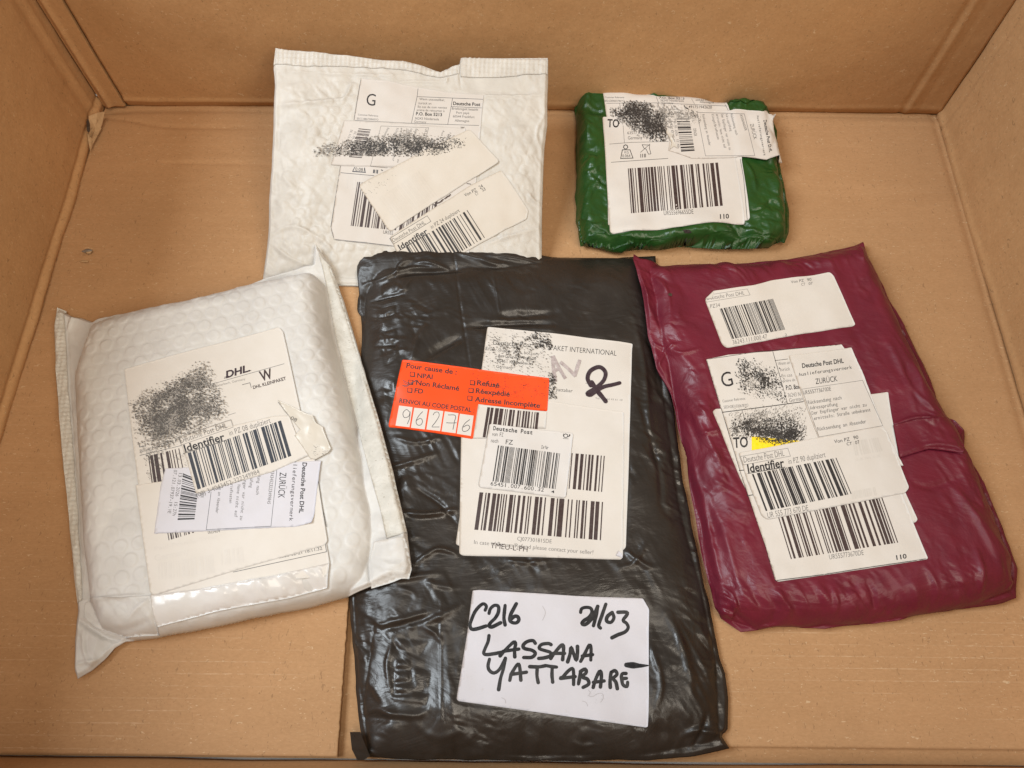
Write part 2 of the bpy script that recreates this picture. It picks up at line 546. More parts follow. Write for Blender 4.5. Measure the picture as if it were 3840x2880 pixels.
class Parcel:
    """a filled bag as a relief over its outline; its labels and print lie on that relief"""

    def __init__(s, part, material, sides, zs, contents, lip, root_args, base=None, under=(), detail=None,
                 creases=(), step=0.0007, rim=0.0012, lipw=0.0022, s_under=3, wob=0.0):
        base = base or (lambda x, y: 0 * x)
        W = {}
        for k in ('left', 'right', 'top', 'bottom'):
            px = np.vstack([fp(f, q) for f, q in sides[k]])
            zz = zs[k]
            W[k], _ = on_surface(px, lambda x, y: base(x, y) + zz)
        for a, b, ia, ib in (('left', 'top', 0, 0), ('top', 'right', -1, 0), ('left', 'bottom', -1, 0), ('bottom', 'right', -1, -1)):
            c = (W[a][ia] + W[b][ib]) / 2
            W[a][ia] = c
            W[b][ib] = c
        if wob:
            for q, k in enumerate(W):
                P = resample(W[k], 150)
                a = np.linspace(0, 1, 150)
                f = np.minimum(1, 8 * np.minimum(a, 1 - a))[:, None]
                n = [0.9 * perlin(P[:, 0] * 38 + q * 3, P[:, 1] * 38, 70 + 2 * q + c) + 0.35 * perlin(P[:, 0] * 120, P[:, 1] * 120 + q, 80 + 2 * q + c) for c in (0, 1)]
                W[k] = P + f * wob * np.stack(n, 1)
        s.poly = np.vstack([W['top'], W['right'][1:], W['bottom'][::-1][1:], W['left'][::-1][1:-1]])
        s.R = R = Raster(s.poly)
        X, Y = R.X, R.Y
        D = poly_sd(X, Y, s.poly)
        s.D = D
        B = base(X, Y)
        for u in under:
            m = u.R.inside(X, Y)
            h = np.where(m, u.R.get(u.film, X, Y), 0)
            h = np.where(m & (u.R.get(u.D, X, Y) > -0.0005), h + (0.0012 if s_under < 10 else 0.0030), 0)
            h = blur(np.where(D > -0.004, h, 0), np.ones_like(h), s_under)
            B = np.maximum(B, h)
        s.base = B
        prof = lip * sstep(0, lipw, D)
        s.dc = np.full(X.shape, -1.0)
        for c in contents:
            cw, _ = on_surface(np.vstack([fp(f, q) for f, q in c['poly']]), lambda x, y: base(x, y) + c['z'])
            d = poly_sd(X, Y, cw)
            if c.get('soft'):
                d = blur(d, np.ones_like(d), c['soft'])
            t = np.clip(d / c['r'], 0, 1)
            p = c['T'] * np.sqrt(np.maximum(0, 1 - (1 - t) ** c.get('pw', 2.0)))
            if c.get('taper'):
                p = c['T'] * (0.45 * np.sin(np.pi / 2 * t) + 0.55 * np.sqrt(np.maximum(0, 1 - (1 - t) ** 2)))
            p = p + c.get('crown', 0) * sstep(0, 0.07, d)
            prof = np.maximum(prof, p)
            s.dc = np.maximum(s.dc, d)
        b0 = base(X, Y)
        top = np.maximum(b0 + rim + prof * (1 - rim / max(0.01, float(prof.max()))), B + rim + lip * sstep(0, lipw, D))
        edge = sstep(0.0, 0.0025, D)
        if detail:
            top = top + detail(X, Y, D, s.dc, s) * edge
        for f, pts, w, amp in creases:
            cw, _ = on_surface(spline(fp(f, pts), 6), lambda x, y: R.get(top, x, y))
            lo, hi = cw.min(0) - 5 * w, cw.max(0) + 5 * w
            j0, j1 = [int(np.clip((v - R.x0) / R.res, 0, R.nx)) for v in (lo[0], hi[0])]
            i0, i1 = [int(np.clip((v - R.y0) / R.res, 0, R.ny)) for v in (lo[1], hi[1])]
            if j1 <= j0 or i1 <= i0:
                continue
            sub = (slice(i0, i1), slice(j0, j1))
            d, t = line_d(X[sub], Y[sub], cw)
            top[sub] += amp * np.exp(-(d / w) ** 2) * np.sin(np.pi * np.clip(t, 0.02, 0.98)) ** 0.5 * edge[sub]
        top = np.maximum(top, B + 0.0006)
        s.film = np.where(D > 0, top, B + rim)
        s.zmax = float(s.film.max()) + 0.003
        s.W, s.step, s.rim, s.part, s.material, s.root_args = W, step, rim, part, material, root_args
        s.lab = None
        s.labels = []
        c = s.poly.mean(0)
        s.origin = np.array([c[0], c[1], 0.0])
        s.root = thing(root_args[0], s.origin.tolist(), *root_args[1:])

    def settle(s, label_polys, n=7, keep=0.0, shelf=None):
        """flatten the film under the stuck-down labels (pixel polygons)"""
        R = s.R
        ok = (s.D > 0).astype(float)
        s.lab = blur(s.film, ok, n)
        if keep:
            s.lab = s.lab + keep * (blur(s.film, ok, 2) - s.lab)
        if shelf:
            s.lab = shelf(s.lab, R.X, R.Y)
        mask = np.full(R.X.shape, -1.0)
        for q in label_polys:
            w, _ = on_surface(q, lambda x, y: R.get(s.lab, x, y), s.zmax)
            mask = np.maximum(mask, poly_sd(R.X, R.Y, w))
        k = sstep(-0.0022, -0.0004, mask)
        s.film = np.where(s.D > 0, s.film * (1 - k) + np.minimum(s.film, s.lab - 0.0002) * k, s.film)
        s.surf = np.where(mask > 0, s.lab, np.maximum(s.film, s.film))
        s.mask = mask

    def build(s):
        W, R = s.W, s.R
        nu = int(max(np.hypot(*(W[k][1:] - W[k][:-1]).T).sum() for k in ('top', 'bottom')) / s.step)
        nv = int(max(np.hypot(*(W[k][1:] - W[k][:-1]).T).sum() for k in ('left', 'right')) / s.step)
        T, Bo = resample(W['top'], nu), resample(W['bottom'], nu)
        L, Ri = resample(W['left'], nv), resample(W['right'], nv)
        u, v = np.linspace(0, 1, nu)[None, :, None], np.linspace(0, 1, nv)[:, None, None]
        G = (1 - v) * T[None] + v * Bo[None] + (1 - u) * L[:, None] + u * Ri[:, None] \
            - ((1 - u) * (1 - v) * T[0] + u * (1 - v) * T[-1] + (1 - u) * v * Bo[0] + u * v * Bo[-1])
        Z = R.get(s.film, G[..., 0], G[..., 1])
        V = np.dstack([G, Z]).reshape(-1, 3)
        idx = np.arange(nu * nv).reshape(nv, nu)
        F = np.stack([idx[1:, :-1], idx[1:, 1:], idx[:-1, 1:], idx[:-1, :-1]], -1).reshape(-1, 4)
        ring = np.concatenate([idx[0, :-1], idx[:-1, -1], idx[-1, :0:-1], idx[:0:-1, 0]])
        m = int(round(0.0035 / s.step)) if s.rim > 0.002 else 1
        rr_, cc_ = np.clip(ring // nu, m, nv - 1 - m), np.clip(ring % nu, m, nu - 1 - m)
        rv = V[rr_ * nu + cc_].copy()
        rv[:, 2] = R.get(s.base, rv[:, 0], rv[:, 1]) + 0.0003
        n0, k = len(V), len(ring)
        a = np.arange(k)
        b = (a + 1) % k
        sk = np.stack([ring[a], ring[b], n0 + b, n0 + a], -1)
        # underside: a coarse copy of the grid resting on whatever carries it
        su = np.unique(np.concatenate([np.arange(m, nu - m, 12), [nu - 1 - m]]))
        sv = np.unique(np.concatenate([np.arange(m, nv - m, 12), [nv - 1 - m]]))
        Gb = G[np.ix_(sv, su)]
        Zb = R.get(s.base, Gb[..., 0], Gb[..., 1]) + 0.0002
        Vb = np.dstack([Gb, Zb]).reshape(-1, 3)
        ib = np.arange(len(Vb)).reshape(len(sv), len(su)) + n0 + k
        Fb = np.stack([ib[:-1, :-1], ib[:-1, 1:], ib[1:, 1:], ib[1:, :-1]], -1).reshape(-1, 4)
        return link_mesh(s.part, np.vstack([V, rv, Vb]), np.vstack([F, sk, Fb]), s.material, s.root, True, s.origin)

    # -- mapping of print
    def drape(s, px, off, lift=None):
        R = s.R
        p, z = on_surface(px, lambda x, y: R.get(s.surf, x, y), s.zmax)
        z = R.get(s.surf, p[:, 0], p[:, 1]) + off
        if lift:
            for c, rad, h in lift:
                cw = s.R and on_surface(np.array([c], float), lambda x, y: R.get(s.surf, x, y))[0][0]
                d = np.hypot(p[:, 0] - cw[0], p[:, 1] - cw[1])
                z = z + h * np.clip(1 - d / rad, 0, 1) ** 2
        return np.column_stack([p, z])

    def sheet(s, name, px, layer, material, parent=None, lift=None, cell=0.0013, emboss=None, use='lab', skirt=True, label=None, rough_edge=0.0):
        R = s.R
        arr = s.lab if use == 'lab' else s.film
        w, _ = on_surface(px, lambda x, y: R.get(arr, x, y), s.zmax)
        n = max(12, int(np.hypot(*(np.roll(w, -1, 0) - w).T).sum() / cell))
        ring = []
        for a, b in zip(w, np.roll(w, -1, 0)):
            k = max(1, int(np.hypot(*(b - a)) / cell))
            ring += [a + (b - a) * i / k for i in range(k)]
        ring = np.array(ring)
        if rough_edge:
            rr = np.random.RandomState(len(ring))
            ring = ring + (rr.rand(*ring.shape) - 0.5) * rough_edge
        lo, hi = ring.min(0), ring.max(0)
        gx, gy = np.meshgrid(np.arange(lo[0], hi[0], cell), np.arange(lo[1], hi[1], cell))
        rr = np.random.RandomState(5)
        gx, gy = gx + (rr.rand(*gx.shape) - 0.5) * cell * 0.3, gy + (rr.rand(*gx.shape) - 0.5) * cell * 0.3
        d = poly_sd(gx, gy, ring)
        pts = np.column_stack([gx[d > cell * 0.45], gy[d > cell * 0.45]])
        allp = np.vstack([ring, pts])
        r = delaunay_2d_cdt([Vector(p) for p in allp], [], [list(range(len(ring)))], 1, 1e-8)
        vv = np.array([tuple(p) for p in r[0]])
        z = R.get(arr, vv[:, 0], vv[:, 1]) + layer
        if lift:
            for c, rad, h in lift:
                cw = on_surface(np.array([c], float), lambda x, y: R.get(arr, x, y))[0][0]
                dd = np.hypot(vv[:, 0] - cw[0], vv[:, 1] - cw[1])
                z = z + h * np.clip(1 - dd / rad, 0, 1) ** 2
        if emboss:
            z = z + emboss(vv[:, 0], vv[:, 1]) * sstep(0, 0.001, poly_sd(vv[:, 0], vv[:, 1], ring))
        V = np.column_stack([vv, z])
        faces = [list(f) for f in r[2]]
        if skirt:
            nr = len(ring)
            low = V[:nr].copy()
            low[:, 2] -= 0.00014
            n0 = len(V)
            V = np.vstack([V, low])
            faces += [[i, n0 + i, n0 + (i + 1) % nr, (i + 1) % nr] for i in range(nr)]
        # wind upwards
        out = []
        for k, f in enumerate(faces):
            if k < len(r[2]):
                a, b, c = [V[i] for i in f[:3]]
                if (b[0] - a[0]) * (c[1] - a[1]) - (b[1] - a[1]) * (c[0] - a[0]) < 0:
                    f = f[::-1]
            out.append(f)
        return link_mesh(name, V, out, material, parent or s.root, True, s.origin)


# ------------------------------------------------------------------ print
GLYPH = {}
FONT = bpy.data.curves.new("lettering_source", 'FONT')
FONT.resolution_u = 3


def glyphs(t, bold):
    if (t, bold) not in GLYPH:
        FONT.body = t
        FONT.offset = {0: 0.0, 1: 0.022, 2: -0.008}[bold]
        o = bpy.data.objects.new("lettering_source", FONT)
        me = o.to_mesh()
        v = np.array([p.co[:2] for p in me.vertices]).reshape(-1, 2)
        f = [list(p.vertices) for p in me.polygons]
        o.to_mesh_clear()
        bpy.data.objects.remove(o)
        f = [[q[0], q[i], q[i + 1]] for q in f for i in range(1, len(q) - 1)]
        GLYPH[(t, bold)] = (v, f)
    return GLYPH[(t, bold)]


def divide(v, f, edge):
    """halve long triangle edges until none exceeds edge"""
    v, f = [tuple(q) for q in v], [list(q) for q in f]
    for _ in range(7):
        mid, out, more = {}, [], False
        for a, b, c in f:
            e = sorted([(math.dist(v[a], v[b]), a, b, c), (math.dist(v[b], v[c]), b, c, a), (math.dist(v[c], v[a]), c, a, b)])[-1]
            if e[0] <= edge:
                out.append([a, b, c])
                continue
            more = True
            _, p, q, r = e
            k = (min(p, q), max(p, q))
            if k not in mid:
                mid[k] = len(v)
                v.append(((v[p][0] + v[q][0]) / 2, (v[p][1] + v[q][1]) / 2))
            m = mid[k]
            out += [[p, m, r], [m, q, r]]
        f = out
        if not more:
            break
    return np.array(v), f


class Print:
    """collects flat print in pixel space, then drapes it as one mesh"""

    def __init__(s):
        s.v, s.f, s.n, s.cuts = [], [], 0, []

    def add(s, v, f):
        s.v.append(np.asarray(v, float))
        s.f += [[i + s.n for i in q] for q in f]
        s.n += len(v)

    def text(s, f, t, x0, y0, x1, y1, h, bold=0, mono=False, slant=0.0):
        s.cuts.append((len(s.v), len(s.f), s.n))
        A, B = fp(f, [(x0, y0), (x1, y1)])
        hh = h * FR[f][2]
        L = np.hypot(*(B - A))
        e = (B - A) / L
        up = np.array([e[1], -e[0]])
        if mono:
            n = len(t)
            adv = L / n
            for i, ch in enumerate(t):
                if ch == ' ':
                    continue
                v, q = glyphs(ch, bold)
                w = v[:, 0].max() - v[:, 0].min()
                k = min(adv * 0.82 / w, hh / 0.682 * 1.25)
                gx = (v[:, 0] - v[:, 0].min() - w / 2) * k + adv * (i + 0.5)
                gy = v[:, 1] / 0.682 * hh
                s.add(A + np.outer(gx, e) + np.outer(gy, up), q)
        else:
            v, q = glyphs(t, bold)
            mn, mx = v[:, 0].min(), v[:, 0].max()
            gx = (v[:, 0] - mn) / (mx - mn) * L
            gy = v[:, 1] / 0.682 * hh
            gx = gx + gy * slant
            w_ = A + np.outer(gx, e) + np.outer(gy, up)
            if hh > 22:
                w_, q = divide(w_, q, 9.0)
            s.add(w_, q)

    def line(s, f, pts, w, closed=False, step=7.0, smooth=False, taper=None, caps=False):
        P = fp(f, pts)
        sc = FR[f][2]
        if smooth:
            P = spline(P, 7)
        if closed:
            P = np.vstack([P, P[:1]])
        seg = np.hypot(*(P[1:] - P[:-1]).T)
        n = max(2, int(seg.sum() / step) + 1)
        if smooth:
            Q = resample(P, n)
            segs = [Q]
        else:
            segs = [resample(P[i:i + 2], max(2, int(seg[i] / step) + 1)) for i in range(len(P) - 1)]
        for Q in segs:
            t = np.gradient(Q, axis=0)
            t = t / (np.hypot(*t.T)[:, None] + 1e-9)
            nrm = np.column_stack([-t[:, 1], t[:, 0]])
            ww = np.full(len(Q), w * sc / 2.0)
            if taper:
                ww = np.interp(np.linspace(0, 1, len(Q)), np.linspace(0, 1, len(taper)), taper) * sc / 2
            if smooth:
                rr = np.random.RandomState(int(abs(Q[0, 0] * 7 + Q[0, 1])) % 9999)
                ww = ww * (1 + 0.10 * np.interp(np.linspace(0, 1, len(Q)), np.linspace(0, 1, 6), rr.rand(6) * 2 - 1))
            else:
                Q = Q.copy()
                Q[0] -= t[0] * ww[0]
                Q[-1] += t[-1] * ww[-1]
            l, r_ = Q + nrm * ww[:, None], Q - nrm * ww[:, None]
            k = len(Q)
            s.add(np.vstack([l, r_]), [[i, i + 1, k + i + 1, k + i] for i in range(k - 1)])
            if caps:
                for c, rad in ((Q[0], ww[0]), (Q[-1], ww[-1])):
                    a = np.linspace(0, 2 * np.pi, 11)[:-1]
                    s.add(np.column_stack([c[0] + rad * np.cos(a), c[1] + rad * np.sin(a)]), [list(range(10))])

    def quad(s, f, q, nu=4, nv=4):
        a, b, c, d = fp(f, q)
        u, v = np.meshgrid(np.linspace(0, 1, nu + 1), np.linspace(0, 1, nv + 1))
        u, v = u.ravel()[:, None], v.ravel()[:, None]
        p = (a * (1 - u) + b * u) * (1 - v) + (d * (1 - u) + c * u) * v
        i = np.arange((nu + 1) * (nv + 1)).reshape(nv + 1, nu + 1)
        s.add(p, np.stack([i[:-1, :-1], i[:-1, 1:], i[1:, 1:], i[1:, :-1]], -1).reshape(-1, 4).tolist())

    def poly(s, f, pts):
        s.add(fp(f, pts), [list(range(len(pts)))])

    def bars(s, f, q, seed, modules=100, maxw=4, nv=10, cut=None, widths=None):
        """bars across the quad a(top left) b(top right) c d"""
        a, b, c, d = fp(f, q)
        rr = np.random.RandomState(seed)
        x, k = 0.0, 0
        segs = []
        pw = np.array([0.46, 0.27, 0.17, 0.10][:maxw])
        while x < modules:
            w = rr.choice(np.arange(1, maxw + 1), p=pw / pw.sum())
            if k % 2 == 0:
                segs.append((x / modules, min(1, (x + w * 1.04) / modules)))
            x += w
            k += 1
        for u0, u1 in segs:
            v = np.linspace(0, 1, nv + 1)[:, None]
            lo = (a * (1 - u0) + b * u0) * (1 - v) + (d * (1 - u0) + c * u0) * v
            hi = (a * (1 - u1) + b * u1) * (1 - v) + (d * (1 - u1) + c * u1) * v
            if cut is not None:
                A, B = fp(f, cut)
                e = B - A
                keep = (lo[:, 0] - A[0]) * e[1] - (lo[:, 1] - A[1]) * e[0] > 0
                if keep.sum() < 2:
                    continue
                lo, hi = lo[keep], hi[keep]
            n = len(lo)
            s.add(np.vstack([lo, hi]), [[i, n + i, n + i + 1, i + 1] for i in range(n - 1)])

    def flecks(s, f, poly, n, size, ang, seed, clump=55, bias=0.0, elong=2.4, dens=None):
        P = fp(f, poly)
        rr = np.random.RandomState(seed)
        lo, hi = P.min(0), P.max(0)
        out = 0
        tries = 0
        while out < n and tries < 60:
            tries += 1
            q = lo + rr.rand(4000, 2) * (hi - lo)
            d = poly_sd(q[:, 0], q[:, 1], P)
            nn = 0.65 * perlin(q[:, 0] / clump / 1.3, q[:, 1] / clump / 1.3, seed) + 0.8 * perlin(q[:, 0] / 7.0, q[:, 1] / 7.0, seed + 3)
            pr = np.clip(0.30 + 0.8 * nn + bias, 0, 1) * sstep(-18, 75, d)
            if dens is not None:
                pr = pr * dens(q)
            for x, y in q[rr.rand(len(q)) < pr]:
                sz = size * 0.34 * (0.35 + rr.rand() ** 2 * 1.5)
                a = math.radians(ang) + rr.randn() * 0.35
                k = 5
                th = np.linspace(0, 2 * np.pi, k + 1)[:-1] + rr.rand() * 2
                rad = sz * (0.5 + 0.7 * rr.rand(k))
                u, v = rad * np.cos(th) * elong * 0.6, rad * np.sin(th) * 0.6
                s.add(np.column_stack([x + u * math.cos(a) - v * math.sin(a), y + u * math.sin(a) + v * math.cos(a)]), [list(range(k))])
                out += 1
                if out >= n:
                    break

    def build(s, parcel, name, material, off, parent=None, lift=None):
        if not s.v:
            return None
        if name == 'lettering' and len(s.cuts) > 1:
            made = None
            marks = s.cuts + [(len(s.v), len(s.f), s.n)]
            marks[0] = (0, 0, 0)
            for (a, b, c), (a2, b2, c2) in zip(marks[:-1], marks[1:]):
                q = Print()
                q.v, q.f, q.n = s.v[a:a2], [[i - c for i in t] for t in s.f[b:b2]], c2 - c
                made = q.build(parcel, name, material, off, parent, lift)
            return made
        V = parcel.drape(np.vstack(s.v), off, lift)
        # wind upwards
        fs = []
        for q in s.f:
            p = V[q]
            ar = np.sum(p[:, 0] * np.roll(p[:, 1], -1) - np.roll(p[:, 0], -1) * p[:, 1])
            fs.append(q if ar > 0 else q[::-1])
        o = link_mesh(name, V, fs, material, parent or parcel.root, False, parcel.origin)
        if name not in ('lettering', 'handwriting'):
            o['kind'] = 'stuff'
        return o


def rounded(f, pts, r=6.0, n=4):
    """round the corners of a pixel polygon"""
    P = fp(f, pts)
    out = []
    k = len(P)
    for i in range(k):
        a, b, c = P[i - 1], P[i], P[(i + 1) % k]
        la, lc = np.hypot(*(a - b)), np.hypot(*(c - b))
        q = min(r, la * 0.4, lc * 0.4)
        p0, p1 = b + (a - b) / la * q, b + (c - b) / lc * q
        for t in np.linspace(0, 1, n):
            out.append(p0 * (1 - t) ** 2 + 2 * b * t * (1 - t) + p1 * t * t)
    return np.array(out)


LAY = 0.00016          # height of one sheet of paper above the one below


def lay(k):
    return 0.00012 + LAY * k


# ================================================================== the cardboard box
BX0, BX1, BY0, BY1, BH, TH = -0.3216, 0.3300, -0.0065, 0.4525, 0.20, 0.004
box = thing('cardboard_box', (0, 0.22, -0.008), 'open brown corrugated cardboard box seen from above with five mailing bags inside', 'box')
BO = np.array([0, 0.22, -0.008])


def slab(name, P, U, V, nu, nv, thick, material, relief=None, parent=None, smooth=True):
    """a sheet of board: P + u U + v V, its visible face relieved, thickness to the back"""
    P, U, V = [np.asarray(q, float) for q in (P, U, V)]
    N = np.cross(U, V)
    N = N / np.linalg.norm(N)
    u, v = np.meshgrid(np.linspace(0, 1, nu + 1), np.linspace(0, 1, nv + 1))
    g = P + u[..., None] * U + v[..., None] * V
    if relief is not None:
        g = g + relief(u * np.linalg.norm(U), v * np.linalg.norm(V))[..., None] * N
    top = g.reshape(-1, 3)
    i = np.arange(len(top)).reshape(nv + 1, nu + 1)
    F = np.stack([i[:-1, :-1], i[:-1, 1:], i[1:, 1:], i[1:, :-1]], -1).reshape(-1, 4)
    ring = np.concatenate([i[0, :-1], i[:-1, -1], i[-1, :0:-1], i[:0:-1, 0]])
    low = top[ring] - N * thick
    n0, k = len(top), len(ring)
    a = np.arange(k)
    b = (a + 1) % k
    Sk = np.stack([ring[b], ring[a], n0 + a, n0 + b], -1)
    back = np.array([P - N * thick, P + U - N * thick, P + U + V - N * thick, P + V - N * thick])
    n1 = n0 + k
    o = link_mesh(name, np.vstack([top, low, back]), np.vstack([F, Sk, [[n1 + 3, n1 + 2, n1 + 1, n1]]]), material, parent or box, smooth, BO)
    if smooth:
        o.data.polygons.foreach_set("use_smooth", np.concatenate([np.ones(len(F), bool), np.zeros(k + 1, bool)]))
    return o


def ridge(d, w):
    return np.exp(-(d / w) ** 2)


# outer bottom (seen between the inner flaps)
slab('bottom_panel', (BX0 - 0.003, BY0, -TH), (BX1 - BX0 + 0.006, 0, 0), (0, BY1 - BY0 + 0.003, 0), 60, 40, 0.004, M['floor'],
     lambda u, v: 0.0004 * fbm(u * 12, v * 12, 3))


def px_floor(f, pts, z=0.0):
    return at_z(fp(f, pts), z)


# inner bottom flaps: left one runs to the seam beside the black bag
eL = px_floor('P', [(1307, 2255), (1265, 2832)])
flap_front = px_floor('P', [(20, 2826), (1265, 2836)])
xs_back = eL[0, 0] + (eL[0, 0] - eL[1, 0]) / (eL[0, 1] - eL[1, 1]) * (BY1 - eL[0, 1])
y_f = flap_front[:, 1].mean()
scr_y = px_floor('P', [(760, 611)])[0, 1]
scr_b = px_floor('P', [(700, 478)])[0, 1]
tear = px_floor('P', [(330, 940)])[0]


def left_relief(u, v):
    x, y = BX0 + u, y_f + v
    h = 0.0005 * fbm(x * 11, y * 14, 21) + 0.00012 * fbm(x * 60, y * 90, 22)
    h = h - 0.0007 * ridge(y - scr_y + 0.0008 * perlin(x * 20, y * 0, 1), 0.0016) * sstep(-0.29, -0.24, x)
    h = h + 0.0006 * sstep(scr_y, scr_y + 0.003, y) * sstep(-0.29, -0.24, x)
    h = h - 0.0009 * ridge(y - scr_b - 0.010 * sstep(-0.26, -0.32, x) + 0.002 * perlin(x * 14, 0 * y, 4), 0.002) * sstep(-0.17, -0.24, x)
    h = h - 0.0012 * ridge(y - BY1 + 0.006, 0.003)
    h = h - 0.003 * ridge(np.hypot(x - BX0, y - BY1), 0.02)
    h = h - 0.0016 * ridge(np.hypot((x - tear[0]) / 1.6, y - tear[1]), 0.0018) + 0.0006 * ridge(np.hypot((x - tear[0] + 0.002) / 2, y - tear[1] + 0.006), 0.002)
    return h


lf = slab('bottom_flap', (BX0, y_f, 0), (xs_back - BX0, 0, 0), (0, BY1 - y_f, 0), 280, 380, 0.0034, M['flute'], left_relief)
lf['label'] = 'inner bottom flap under the bubble mailers with pale flute lines'
# pull the free edge onto the seam seen in the photo
me = lf.data
xe_front = eL[1, 0] + (eL[0, 0] - eL[1, 0]) / (eL[0, 1] - eL[1, 1]) * (y_f - eL[1, 1])
n = len(me.vertices)
co = np.empty(n * 3)
me.vertices.foreach_get("co", co)
co = co.reshape(-1, 3)
wx, wy = co[:, 0] + BO[0], co[:, 1] + BO[1]
t = (wx - BX0) / (xs_back - BX0)
xe = xe_front + (xs_back - xe_front) * (wy - y_f) / (BY1 - y_f)
co[:, 0] = BX0 + t * (xe - BX0) - BO[0] + np.where(t > 0.995, 0.0004 * perlin(wy * 300, wy * 0, 8), 0)
me.vertices.foreach_set("co", co.ravel())
me.update()

x_r = px_floor('P', [(2000, 2500)])[0, 0]
y_r = px_floor('P', [(3300, 2806)])[0, 1]


def right_relief(u, v):
    x, y = x_r + u, y_r + v
    h = 0.0005 * fbm(x * 10, y * 13, 31) + 0.0001 * fbm(x * 60, y * 90, 32)
    h = h - 0.0012 * ridge(y - BY1 + 0.004, 0.003) - 0.0012 * ridge(x - BX1 + 0.003, 0.003)
    h = h + 0.0006 * ridge(y - BY1 + 0.011, 0.0015) * sstep(0.22, 0.30, x)
    return h


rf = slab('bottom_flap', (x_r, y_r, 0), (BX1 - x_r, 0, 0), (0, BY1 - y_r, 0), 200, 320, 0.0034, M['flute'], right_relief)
rf['label'] = 'inner bottom flap under the plum and green bags'


# walls: visible faces point inwards
def back_relief(u, v):
    h = 0.0014 * fbm(u * 7, v * 7, 41, 3) + 0.0002 * fbm(u * 70, v * 50, 42)
    # pressed score line near the right corner
    xr = BX1 - BX0 - u
    h = h - 0.0011 * ridge(xr - 0.030, 0.0022) + 0.0007 * ridge(xr - 0.0255, 0.002)
    h = h - 0.002 * ridge(v - 0.004, 0.003) + 0.0012 * ridge(v - 0.009 - 0.002 * perlin(u * 12, v * 0, 5), 0.002)
    return h


bw = slab('back_wall', (BX0, BY1, -0.004), (BX1 - BX0, 0, 0), (0, 0, BH), 330, 120, TH, M['wall'], back_relief)
g0 = px_floor('P', [(477, 399)])[0]
gx = g0[0] - BX0


def tab_relief(u, v):
    h = 0.0006 * fbm(u * 20, v * 9, 45) + 0.0018 * ridge(u - 0.004 - 0.0008 * perlin(v * 40, u * 0, 2), 0.0022)
    return h


tab = slab('glue_tab', (BX0 + 0.0015, BY1 - 0.0035, 0.0005), (gx - 0.0025, 0, 0), (0, 0, BH - 0.006), 40, 160, 0.0028, M['wall'], tab_relief)
tab['label'] = 'narrow glued tab beside the dark slot in the left corner'


def inner_relief(u, v):
    h = 0.0011 * fbm(u * 7, v * 7, 47, 3) + 0.00018 * fbm(u * 70, v * 50, 48)
    xr = BX1 - BX0 - gx - u
    h = h - 0.0010 * ridge(xr - 0.031, 0.0018) + 0.0008 * ridge(xr - 0.0265, 0.0016) - 0.0005 * ridge(xr - 0.019, 0.0012)
    roll = sstep(0.22, 0.05, u)
    h = h - 0.0016 * ridge(v, 0.003) + 0.0010 * ridge(v - 0.007 - 0.0016 * perlin(u * 14, v * 0, 5), 0.0017) * (0.3 + 0.7 * roll)
    return h


iw = slab('inner_wall_layer', (BX0 + gx + 0.0008, BY1 - 0.0032, 0.0005), (BX1 - BX0 - gx - 0.001, 0, 0), (0, 0, BH - 0.006), 330, 130, 0.0026, M['wall'], inner_relief)
iw['label'] = 'large back panel behind the pearly mailer and green bag'
gapm = slab('slot', (BX0 + gx - 0.0012, BY1 - 0.0008, 0.0005), (0.0022, 0, 0), (0, 0, BH - 0.006), 1, 20, 0.0004, M['dark'])


def side_relief(seed):
    def f(u, v):
        h = 0.0013 * fbm(u * 7, v * 7, seed, 3) + 0.0002 * fbm(u * 60, v * 60, seed + 1)
        h = h + 0.0026 * (0.75 + 0.5 * perlin(u * 14, v * 0, seed)) * ridge(v - 0.0075 - 0.0012 * perlin(u * 9, v * 0, seed + 2), 0.0035) - 0.0012 * ridge(v - 0.0125, 0.0016)
        return h
    return f


def left_side_relief(u, v):
    # u runs towards the back
    h = side_relief(51)(u, v)
    du = BY1 - BY0 + 0.045 - u
    h = h + 0.0009 * ridge(du - 0.012 - 0.001 * perlin(v * 30, u * 0, 3), 0.0014) - 0.0010 * ridge(du - 0.020, 0.004)
    h = h + 0.0006 * ridge(du - 0.028 - 0.22 * v, 0.0018) * sstep(0.09, 0.02, v)
    return h


def right_side_relief(u, v):
    h = 0.0012 * fbm(u * 7, v * 7, 61, 3) + 0.0002 * fbm(u * 60, v * 60, 62)
    h = h - 0.0009 * ridge(u - 0.016, 0.0014) + 0.0006 * ridge(u - 0.0195, 0.0012) + 0.0009 * ridge(v - 0.006, 0.003)
    return h


slab('left_wall', (BX0, BY0 - 0.045, -0.004), (0, BY1 - BY0 + 0.045, 0), (0, 0, BH), 240, 140, TH, M['wall'], left_side_relief)
slab('right_wall', (BX1, BY1, -0.004), (0, BY0 - BY1 - 0.045, 0), (0, 0, BH), 240, 140, TH, M['wall'], right_side_relief)
slab('front_wall', (BX1, BY0, -0.004), (BX0 - BX1, 0, 0), (0, -0.05, BH), 120, 60, TH, M['wall'],
     lambda u, v: 0.0008 * fbm(u * 6, v * 6, 71) - 0.0006)

# torn paper in the back left corner
rc = np.random.RandomState(3)


def scrap(name, f, pts, zs, material, th=0.0004):
    P = fp(f, pts)
    w = at_z(P, np.array(zs))
    top = np.column_stack([w, zs])
    c = top.mean(0)
    k = len(top)
    V = np.vstack([top, top - [0, 0, th], [c + [0, 0, 0.0008]]])
    F = [[i, (i + 1) % k, 2 * k] for i in range(k)] + [[i, k + i, k + (i + 1) % k, (i + 1) % k] for i in range(k)]
    return link_mesh(name, V, [q[::-1] for q in F], material, box, False, BO)


